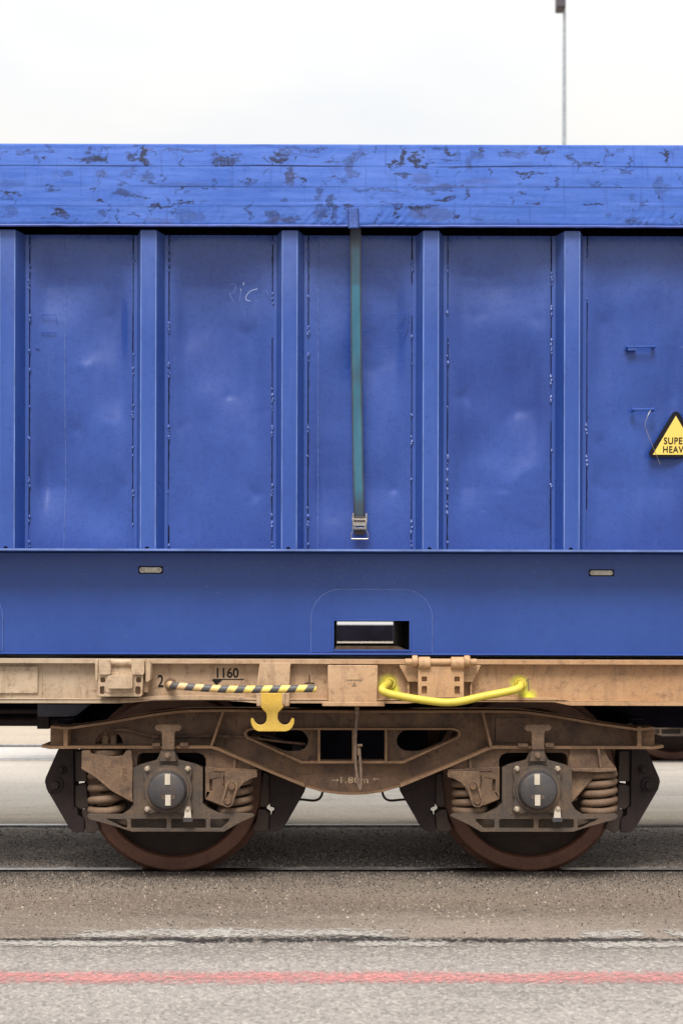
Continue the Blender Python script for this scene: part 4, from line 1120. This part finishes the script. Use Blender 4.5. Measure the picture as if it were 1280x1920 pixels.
mb.ext([(416, 1335), (420.5, 1335), (397.5, 1401), (393, 1401)], FY + 0.01, WY + 0.01); mb.ext(mir([(414, 1336), (418.5, 1336), (403, 1401), (398, 1401)]), FY + 0.01, WY + 0.01)
for s in (False, True):                                                    # end boxes
    mb.ext(mir([(119.5, 1363), (127, 1363), (127, 1402), (119.5, 1402)], s), FY + 0.003, BYK + 0.003)
    mb.ext(mir([(95, 1363), (120, 1365), (120, 1401), (95, 1400)], s), FY + 0.06, BYK - 0.03)
side = part('side_frame', web, M['bogie'], bog, 0.0025)
part('flange', fl, M['flange'], side, 0.0025)
mb = MB(); mb.ext(rrect(928.5, 1346, 996, 1391.5, 3), WY - 0.008, WY + 0.001)
part('cover_plate', mb, M['bogie'], side, 0.002)
mb = MB(); text_mesh(mb, '1.80m', 638, 1456.5, 690, 1468.5, WY, 0.0015, 1.15)
mb.boxp(622, 1462.2, 634, 1463.4, WY - 0.0015, WY); mb.ext([(629, 1458.5), (635, 1462.8), (629, 1467), (632, 1462.8)], WY - 0.0016, WY)
mb.boxp(699, 1460.2, 711, 1461.4, WY - 0.0015, WY); mb.ext([(704, 1456.5), (698, 1460.8), (704, 1465), (701, 1460.8)], WY - 0.0016, WY)
part('wheelbase_lettering', mb, M['text_pale'], side, smooth=0)
mb = MB()
for a, b, c, d in ((286, 1395, 301, 1402), (336.5, 1394, 353.5, 1402), (970, 1395.5, 990, 1403), (1021, 1394.5, 1038, 1403)): mb.boxp(a, b - 1, c, d - 2, FY - 0.012, FY + 0.05)
parts('stop_block', mb, M['bogie_light'], side, 0.003)
mb = MB()
for a in (198, 213):
    mb.tube([(X(a, -0.24), -0.24, Z(b, -0.24)) for b in (1400, 1379, 1378, 1371)], 0.017, 8, [0.017, 0.017, 0.008, 0.008])
parts('bolt', mb, M['bogie_light'], side)

pts = [(214, 1372, WY), (219, 1368.5, -0.29), (240, 1369, -0.29), (262, 1375, -0.285), (292, 1381, -0.28), (340, 1380.5, -0.28), (395, 1380, -0.29), (430, 1380, -0.28), (470, 1383, -0.27), (520, 1390, -0.24), (572, 1395, -0.20)]
mb = MB(); mb.tube(spline([(X(a, y), y, Z(b, y)) for a, b, y in pts], 6), 0.0062, 8)
mb.boxp(284, 1379, 296, 1384, -0.295, WY + 0.001); mb.boxp(418, 1378, 431, 1383.5, -0.295, WY + 0.001)
part('brake_pipe', mb, M['bogie'], bog)
mb = MB(); mb.tube(spline([(X(a, -0.2), -0.2, Z(b, -0.2)) for a, b in ((458, 1368), (500, 1380), (545, 1393), (600, 1400))], 5), 0.008, 8)
mb.boxp(548, 1392, 566, 1412, -0.18, -0.1)
part('brake_rod', mb, M['brake'], bog)
# hose
yh_ = -0.40
mb = MB()
mb.tube(spline([(X(a, yh_), yh_, Z(b, yh_)) for a, b in ((669, 1330), (668.5, 1345), (667, 1365), (666, 1395), (666.5, 1430), (669.5, 1458), (673, 1477), (675, 1480), (676.5, 1474), (676.5, 1450), (675, 1425), (673.5, 1412))], 6), 0.0070, 8)
hs = part('hose', mb, M['rubber'], bog)
mb = MB()
mb.tube([(X(669, yh_), yh_, Z(1322, yh_)), (X(669, yh_), yh_, Z(1342, yh_))], 0.012, 8); mb.lathe_y(X(669, yh_), Z(1336, yh_), [(0, yh_ - 0.016), (0.012, yh_ - 0.016), (0.014, yh_ + 0.016)], 8)
mb.tube([(X(673.3, yh_), yh_, Z(1416, yh_)), (X(672.5, yh_), yh_, Z(1404, yh_))], 0.0095, 8)
mb.tube([(X(672.5, yh_), yh_, Z(1404, yh_)), (X(671, -0.3), -0.30, Z(1397, -0.3))], 0.007, 8)
mb.tube([(X(670, yh_), yh_, Z(1398, yh_)), (X(679, yh_), yh_, Z(1397.5, yh_))], 0.007, 8)
part('hose_fitting', mb, M['bolt_dark'], hs)

# wheels and axles
RW = 0.452
AX = 0.9
def wheel_mesh(front):                     # returns rim and disc; front = y of the outer rim face, s = direction to the inside
    y0 = front
    rim = [(RW - 0.074, y0 + 0.004), (RW - 0.070, y0), (RW - 0.012, y0), (RW - 0.004, y0 + 0.006), (RW - 0.001, y0 + 0.02), (RW, y0 + 0.07), (RW + 0.004, y0 + 0.095), (RW + 0.028, y0 + 0.108), (RW + 0.03, y0 + 0.118), (RW + 0.02, y0 + 0.133), (RW - 0.07, y0 + 0.135), (RW - 0.08, y0 + 0.12), (RW - 0.08, y0 + 0.012), (RW - 0.074, y0 + 0.004)]
    disc = [(0.0, y0 - 0.02), (0.10, y0 - 0.02), (0.125, y0 - 0.01), (0.14, y0 + 0.03), (0.22, y0 + 0.050), (0.30, y0 + 0.058), (RW - 0.10, y0 + 0.050), (RW - 0.079, y0 + 0.03), (RW - 0.079, y0 + 0.10), (0.30, y0 + 0.082), (0.15, y0 + 0.10), (0.12, y0 + 0.15), (0.0, y0 + 0.15)]
    return rim, disc
for s in (-1, 1):
    cx_ = BX + s * AX
    rim, disc = wheel_mesh(-0.07)
    mb = MB(); mb.lathe_y(cx_, RW, disc, 72); w = part('wheel', mb, M['wheel'], bog, smooth=40)
    mb = MB(); mb.lathe_y(cx_, RW, rim, 96); part('rim', mb, M['rim'], w, smooth=30)
    rim2 = [(r, 1.5 - y) for r, y in rim]; disc2 = [(r, 1.5 - y) for r, y in disc]
    mb = MB(); mb.lathe_y(cx_, RW, disc2, 72); w = part('wheel', mb, M['wheel'], bog, smooth=40)
    mb = MB(); mb.lathe_y(cx_, RW, rim2, 96); part('rim', mb, M['rim'], w, smooth=30)
    mb = MB(); mb.lathe_y(cx_, RW, [(0, -0.2), (0.07, -0.2), (0.075, 0.0), (0.09, 0.1), (0.08, 0.75), (0.09, 1.4), (0.075, 1.5), (0.07, 1.7), (0, 1.7)], 24)
    part('axle', mb, M['wheel'], bog)

def axlebox(s):
    m = (s == 1)
    def q(pts): return mir(pts, m)
    cx_, cy_ = (1321 - 314.5 if m else 314.5), 1481
    y0 = -0.365
    body = [(250, 1440), (262, 1434), (294, 1425), (303, 1406), (326, 1406), (335, 1425), (367, 1433), (380, 1440), (380, 1507), (390, 1516), (410, 1525), (473, 1526), (477, 1530), (445, 1545), (420, 1559.5), (247, 1559.5), (215, 1549), (168, 1536), (163.5, 1530), (166, 1526.5), (228, 1527.5), (243, 1518), (250, 1507)]
    pockets = [[(199, 1535), (236, 1536), (239, 1540), (239, 1550), (236, 1553.5), (228, 1551)], rrect(246, 1535.5, 312.5, 1553.5, 3), rrect(321, 1535.5, 386, 1553.5, 3), [(395, 1536), (431, 1535), (428, 1541), (414, 1553.5), (397, 1553.5), (394, 1550)]]
    b = MB(); b.ext(q(body), y0, y0 + 0.03, [q(p) for p in pockets])
    b.ext(q([(252, 1441), (378, 1441), (378, 1510), (410, 1530), (465, 1532), (420, 1557), (247, 1557), (215, 1547), (170, 1533), (230, 1531), (252, 1510)]), y0 + 0.075, -0.17, ref=y0)
    b.ext(q([(253, 1442), (377, 1442), (377, 1510), (378, 1527), (252, 1527), (253, 1510)]), y0 + 0.028, y0 + 0.076, ref=y0)
    ab = part('axle_box', b, M['axlebox'], bog, 0.004, seg=2)
    b = MB()
    out = []
    for k in range(64):
        a = 2 * math.pi * k / 64
        r = 45.5 + 15 * max(0, math.cos(4 * (a - math.pi / 4))) ** 1.5
        out.append((cx_ + r * math.cos(a), cy_ - 1 + r * math.sin(a)))
    b.ext(out, y0 - 0.019, y0 + 0.002)
    b.lathe_y(X(cx_, y0), Z(cy_, y0), [(0.112, y0 - 0.018), (0.108, y0 - 0.026), (0.09, y0 - 0.028)], 40)
    fp = part('face_plate', b, M['axlebox'], ab, 0.006, seg=2)
    b = MB(); yc = y0 - 0.019
    b.lathe_y(X(cx_, yc), Z(cy_, yc), [(0, yc - 0.050), (0.076, yc - 0.048), (0.086, yc - 0.042), (0.093, yc - 0.026), (0.096, yc)], 48)
    cap = part('bearing_cap', b, M['cap'], ab)
    b = MB(); yf = yc - 0.0500
    b.boxp(cx_ - 5.2, 1451.5, cx_ + 4.8, 1471.5, yf - 0.002, yf + 0.010)
    part('reflective_strip', b, M['white'], cap, smooth=0)
    b = MB(); b.boxp(cx_ - 4.4, 1490.5, cx_ + 5.6, 1510.5, yf - 0.002, yf + 0.010)
    part('reflective_strip', b, M['white'], cap, smooth=0)
    b = MB(); b.ext(rrect(cx_ - 11, 1492, cx_ + 13, 1497.5, 2.5), yf - 0.0008, yf + 0.006, [rrect(cx_ - 9.5, 1493.2, cx_ + 11.5, 1496.3, 1.5)])
    part('cast_mark', b, M['bolt_dark'], cap, smooth=0)
    for ax_, ay_ in ((-38, 1441.5), (38, 1441.5), (-38, 1517.5), (38, 1517.5)):
        b = MB(); yb_ = y0 - 0.019
        b.lathe_y(X(cx_ + ax_, yb_), Z(ay_, yb_), [(0, yb_ - 0.016), (0.009, yb_ - 0.016), (0.012, yb_ - 0.012), (0.0125, yb_ - 0.002), (0.016, yb_ - 0.002), (0.016, yb_ + 0.002)], 6)
        part('bolt', b, M['bolt'], ab, 0.001)
    b = MB(); yt = y0 - 0.032
    b.ext([(cx_ + 32.5, 1519), (cx_ + 43, 1519), (cx_ + 44.5, 1534), (cx_ + 30.5, 1534)], yt, yt + 0.003)
    tg = part('tag', b, M['white'], ab, smooth=0)
    b = MB(); b.boxp(cx_ + 28.5, 1533.5, cx_ + 47.5, 1541.5, yt - 0.003, yt + 0.010); part('tag_holder', b, M['cap'], tg, 0.002)
    # retaining bracket with its bolt
    tx = cx_ + (1 if not m else 1.5)
    b = MB()
    T = [(tx - 12, 1406), (tx - 12, 1376), (tx - 14, 1371.5), (tx - 21, 1371), (tx - 25, 1367), (tx - 25, 1362), (tx - 20, 1358.5), (tx + 20, 1358.5), (tx + 25, 1362), (tx + 25, 1367), (tx + 21, 1371), (tx + 14, 1371.5), (tx + 12, 1376), (tx + 12, 1406)]
    b.ext(T, y0 - 0.036, y0 - 0.018)
    rb = part('retaining_bracket', b, M['bogie_light'], bog, 0.003)
    b = MB(); b.ext([(tx - 11, 1404), (tx + 11, 1404), (tx + 13, 1414), (tx + 17, 1428), (tx - 18, 1428), (tx - 14, 1414)], y0 - 0.028, y0 + 0.004)
    part('lug', b, M['axlebox'], rb, 0.004)
    b = MB(); yb_ = y0 - 0.028
    b.lathe_y(X(tx - 1, yb_), Z(1417, yb_), [(0, yb_ - 0.018), (0.010, yb_ - 0.018), (0.012, yb_ - 0.012), (0.012, yb_ - 0.003), (0.018, yb_ - 0.003), (0.018, yb_ + 0.002)], 6)
    part('bolt', b, M['bolt_dark'], rb, 0.001)
    # pedestal of the side frame round the axle box
    ped = [(240, 1401), (408, 1403), (440, 1417), (478, 1436), (481, 1446), (440, 1447.5), (424, 1452), (420, 1470), (416, 1508), (386, 1499), (386, 1424), (381, 1415.5), (372, 1411.5), (268, 1411.5), (260, 1415), (257.5, 1422), (257.5, 1505), (240, 1500)]
    b = MB(); b.ext(q(ped), -0.325, -0.20)
    b.ext(q([(438, 1417), (443, 1419), (441, 1447), (436, 1447)]), -0.345, -0.32)
    b.ext(q([(400, 1440), (441, 1441), (482, 1443), (482, 1448), (440, 1447.5), (400, 1446)]), -0.35, -0.3)
    pd = part('pedestal', b, M['bogie'], side, 0.003)
    # inner spring, cap, damper links
    b = MB(); b.ext(q([(421, 1449), (424, 1446.5), (478, 1446.5), (482, 1450), (482, 1457), (470, 1460.5), (458, 1467), (449, 1477), (444, 1490), (430, 1488), (421, 1474)]), -0.37, -0.30)
    xc = X(1321 - 441 if m else 441, -0.26)
    b.lathe_y(0, 0, [(0, 0), (0, 0)], 3) if False else None
    part('spring_cap', b, M['bogie_light'], bog, 0.005, seg=2)
    b = MB(); b.ext(q([(384.5, 1437), (424, 1440), (424, 1450), (420, 1456), (420, 1472), (426, 1490), (425, 1511), (414, 1511), (384.5, 1499)]), -0.345, -0.28, [q(rrect(393.5, 1462, 398, 1484, 2))])
    part('damper_housing', b, M['bogie_light'], bog, 0.005, seg=2)
    b = MB()
    c1, c2 = (434.5, 1474.5), (426.5, 1502.5)
    an = math.atan2(c2[1] - c1[1], c2[0] - c1[0])
    def capsule(r):
        o_ = [(c2[0] + r * math.cos(an + R(t_)), c2[1] + r * math.sin(an + R(t_))) for t_ in range(-90, 91, 18)]
        return o_ + [(c1[0] + r * math.cos(an + R(t_)), c1[1] + r * math.sin(an + R(t_))) for t_ in range(90, 271, 18)]
    b.ext(q(capsule(11.5)), -0.395, -0.34, [q(capsule(7.2))]); b.ext(q(capsule(8)), -0.382, -0.35)
    lkk = part('damper_link', b, M['bogie_light'], bog, 0.002)
    for c in (c1, c2):
        b = MB(); b.ext(q(circ(c[0], c[1], 6.3, 18)), -0.402, -0.37); part('link_pin', b, M['bogie'], lkk, 0.002)
    b = MB(); b.helix(X(1321 - 441 if m else 441, -0.26), -0.26, Z(1527, -0.30), Z(1448, -0.30), 0.072, 0.0185, 4.9)
    part('coil_spring', b, M['spring'], bog, smooth=80)
    b = MB(); b.helix(X(1321 - 441 if m else 441, -0.26), -0.26, Z(1527, -0.30), Z(1448, -0.30), 0.038, 0.010, 6.5)
    part('inner_coil', b, M['brake'], bog, smooth=80)
    # outer spring
    ox = 1321 - 1121 if m else 202
    b = MB()
    if m:
        b.helix(X(1121, -0.26), -0.26, Z(1527, -0.30), Z(1445, -0.30), 0.076, 0.0185, 5.2); b.helix(X(1121, -0.26), -0.26, Z(1527, -0.30), Z(1445, -0.30), 0.042, 0.010, 6.5)
    else:
        b.helix(X(202, -0.26), -0.26, Z(1527, -0.30), Z(1425, -0.30), 0.079, 0.0195, 5.0); b.helix(X(202, -0.26), -0.26, Z(1527, -0.30), Z(1425, -0.30), 0.042, 0.011, 7)
    part('coil_spring', b, M['spring'], bog, smooth=80)
    b = MB()
    if m:
        b.ext([(1066, 1403), (1132, 1403), (1141, 1424), (1155, 1440), (1155, 1446), (1121, 1449.5), (1073, 1504), (1068, 1504)], -0.335, -0.19)
        b.ext([(1072, 1440.5), (1120, 1441), (1155, 1440.5), (1155.5, 1447), (1120, 1449), (1072, 1447)], -0.372, -0.33)
        b.ext([(1119, 1404), (1124, 1404), (1128, 1441), (1123.5, 1441)], -0.365, -0.33)
        part('spring_shield', b, M['bogie_light'], bog, 0.004)
    else:
        b.ext([(153.5, 1408), (168, 1407), (171, 1413), (185, 1416.5), (217, 1418), (231, 1416.5), (237, 1407), (246, 1408), (249, 1437), (249, 1504), (240, 1501), (209, 1482), (180, 1457), (165, 1447), (153, 1440)], -0.375, -0.35)
        b.ext([(153.5, 1408), (160, 1408), (160, 1442), (153.5, 1440)], -0.36, -0.2)
        b.ext([(153, 1437), (166, 1444), (182, 1454.5), (211, 1479), (249, 1500.5), (249, 1505), (209, 1483.5), (180, 1459), (165, 1449), (152, 1441.5)], -0.385, -0.30)
        sh = part('spring_shield', b, M['bogie_light'], bog, 0.003)
        b = MB(); yq = -0.375
        b.lathe_y(0, 0, [(0, 0), (0, 0)], 3) if False else None
        tmp = MB(); text_mesh(tmp, '4722', 0, 0, 27, 9, 0)
        for v in tmp.v:
            u_, w_ = v[0] / S(0) + VX, (HC - v[2]) / S(0) + VY
            b.v.append((X(230 + w_ * 0.9, yq), yq - 0.0016, Z(1466 - u_, yq)))
        b.f += tmp.f
        part('cast_lettering', b, M['bogie'], sh, smooth=0)
        b = MB(); b.tube([(X(202, -0.27), -0.27, Z(1404, -0.27)), (X(202, -0.27), -0.27, Z(1414, -0.27))], 0.085, 24)
        part('spring_seat', b, M['bogie_light'], bog, 0.004)
for s in (-1, 1): axlebox(s)

# brake gear: hanger plate with its block, four on the near side
yb_ = -0.12
def brake(outline, block, pins, m):
    def q(pts): return mir(pts, m)
    b = MB(); b.ext(q(outline), yb_, yb_ + 0.018); b.ext(q(outline), yb_ + 0.12, yb_ + 0.138, ref=yb_)
    h = part('brake_hanger', b, M['brake'], bog, 0.002)
    for bl in block:
        b = MB(); b.ext(q(bl), yb_ + 0.015, yb_ + 0.125, ref=yb_); part('brake_block', b, M['block'], h, 0.004)
    for (c, r) in pins:
        cx_ = 1321 - c[0] if m else c[0]
        b = MB(); rr = r * S(yb_)
        b.lathe_y(X(cx_, yb_), Z(c[1], yb_), [(0, yb_ - 0.028), (rr * 0.5, yb_ - 0.028), (rr * 0.55, yb_ - 0.010), (rr * 0.9, yb_ - 0.010), (rr, yb_ - 0.006), (rr, yb_ + 0.001)], 20)
        b.tube([(X(cx_ - r * 0.9, yb_), yb_ - 0.013, Z(c[1] + r * 0.9, yb_)), (X(cx_ + r * 0.5, yb_), yb_ - 0.013, Z(c[1] + r * 0.5, yb_))], 0.004, 6)
        part('pin', b, M['brake'], h)
outer = [(110, 1404), (86, 1458), (84.5, 1466), (88, 1480), (130, 1552), (137, 1559), (146, 1561), (158, 1561), (158, 1535), (146, 1528), (146, 1515), (139, 1512), (138, 1404)]
ob = [[(141, 1408), (160, 1408), (161, 1446), (163, 1466), (140, 1466)], [(140, 1474), (161, 1471), (164, 1500), (167, 1514), (150, 1519), (140, 1512)], [(152, 1521), (168, 1516), (178, 1535), (187, 1553), (172, 1563.5), (160, 1558)]]
brake(outer, ob, (((117, 1443), 8), ((105, 1471), 15)), False)
brake(outer, ob, (((117, 1443), 8), ((107, 1471), 14)), True)
inner = [(505, 1448), (560, 1471), (573, 1477), (571, 1484), (536, 1545), (527, 1556), (517, 1561), (505, 1560), (507, 1528), (514, 1524), (514, 1515), (506, 1512)]
ib = [[(493, 1448), (504, 1452), (505, 1510), (494, 1515), (486, 1513)], [(484, 1518), (494, 1519), (505, 1527), (503, 1558), (492, 1560), (476, 1560), (474, 1552), (480, 1540)]]
brake(inner, ib, (), False); brake(inner, ib, (), True)
mb = MB()
for f in (False, True):
    p = [(545, 1501), (563, 1499), (586, 1501), (596, 1499), (602, 1493), (606, 1480)]
    p = mir(p, f)
    mb.tube(spline([(X(a, 0.1), 0.1, Z(b, 0.1)) for a, b in p], 5), 0.0062, 8)
parts('safety_loop', mb, M['wheel'], bog)
# middle: bolster and brake beams, and the far side frame and boxes
mb = MB(); mb.box(BX - 0.22, BX + 0.22, 0.0, 1.5, 0.56, 0.76); part('bolster', mb, M['under'], bog, 0.004)
mb = MB()
mb.box(BX - 0.16, BX + 0.16, 0.45, 1.05, 0.76, 0.86)
mb.box(BX - 0.40, BX + 0.40, 0.2, 0.26, 0.58, 0.70); mb.box(BX - 0.40, BX + 0.40, 1.2, 1.26, 0.58, 0.70)
for s in (-1, 1):
    for a in (0.42, 1.32): mb.box(BX + s * a - 0.04, BX + s * a + 0.04, -0.05, 1.55, 0.40, 0.50)
    mb.box(BX + s * 1.44 - 0.03, BX + s * 1.44 + 0.03, -0.2, 1.7, 0.68, 0.78)
parts('brake_beam', mb, M['under'], bog, 0.004)
far = copy_tree(side, bog, {'flange', 'pedestal'}); far.rotation_euler = (0, 0, math.pi)
for o in [c for c in bog.children if c.name.split('.')[0] == 'axle_box']:
    f2 = link(o.copy()); f2.rotation_euler = (0, 0, math.pi); f2.parent = bog

# the wagon standing on the second track, seen blurred at the right
dx = X(1262, YR2 - 0.1) + 0.9
bog2 = copy_tree(bog)
bog2.location = (dx, 0.75 + YR2, 0)
bog2['label'] = 'blurred dark bogie on the second track, seen behind the right end of the near bogie'
wag2 = copy_tree(wag, None, {'side_sill', 'web_plate', 'underframe', 'centre_sill', 'cross_member'})
wag2.location = (dx - 2.0, 0.75 + YR2, 0); wag2.rotation_euler = (0, 0, 0)
wag2['label'] = 'empty flat wagon on the second track behind the container'

rk = thing('flat_rack', 'low dark steel rack lying on the empty wagon behind', 'rack', (1.0, 0.75 + YR2, 1.1))
mb = MB(); x0 = rk.location.x - 3.5
for a in (-0.3, 1.7): mb.box(x0, x0 + 6.5, YR2 + a, YR2 + a + 0.12, 1.10, 1.252)
part('side_beam', mb, M['under'], rk, 0.006)
mb = MB()
for i in range(7): mb.box(x0 + 0.1 + i * 1.03, x0 + 0.2 + i * 1.03, YR2 - 0.18, YR2 + 1.70, 1.11, 1.20)
part('cross_beam', mb, M['under'], rk, 0.006)
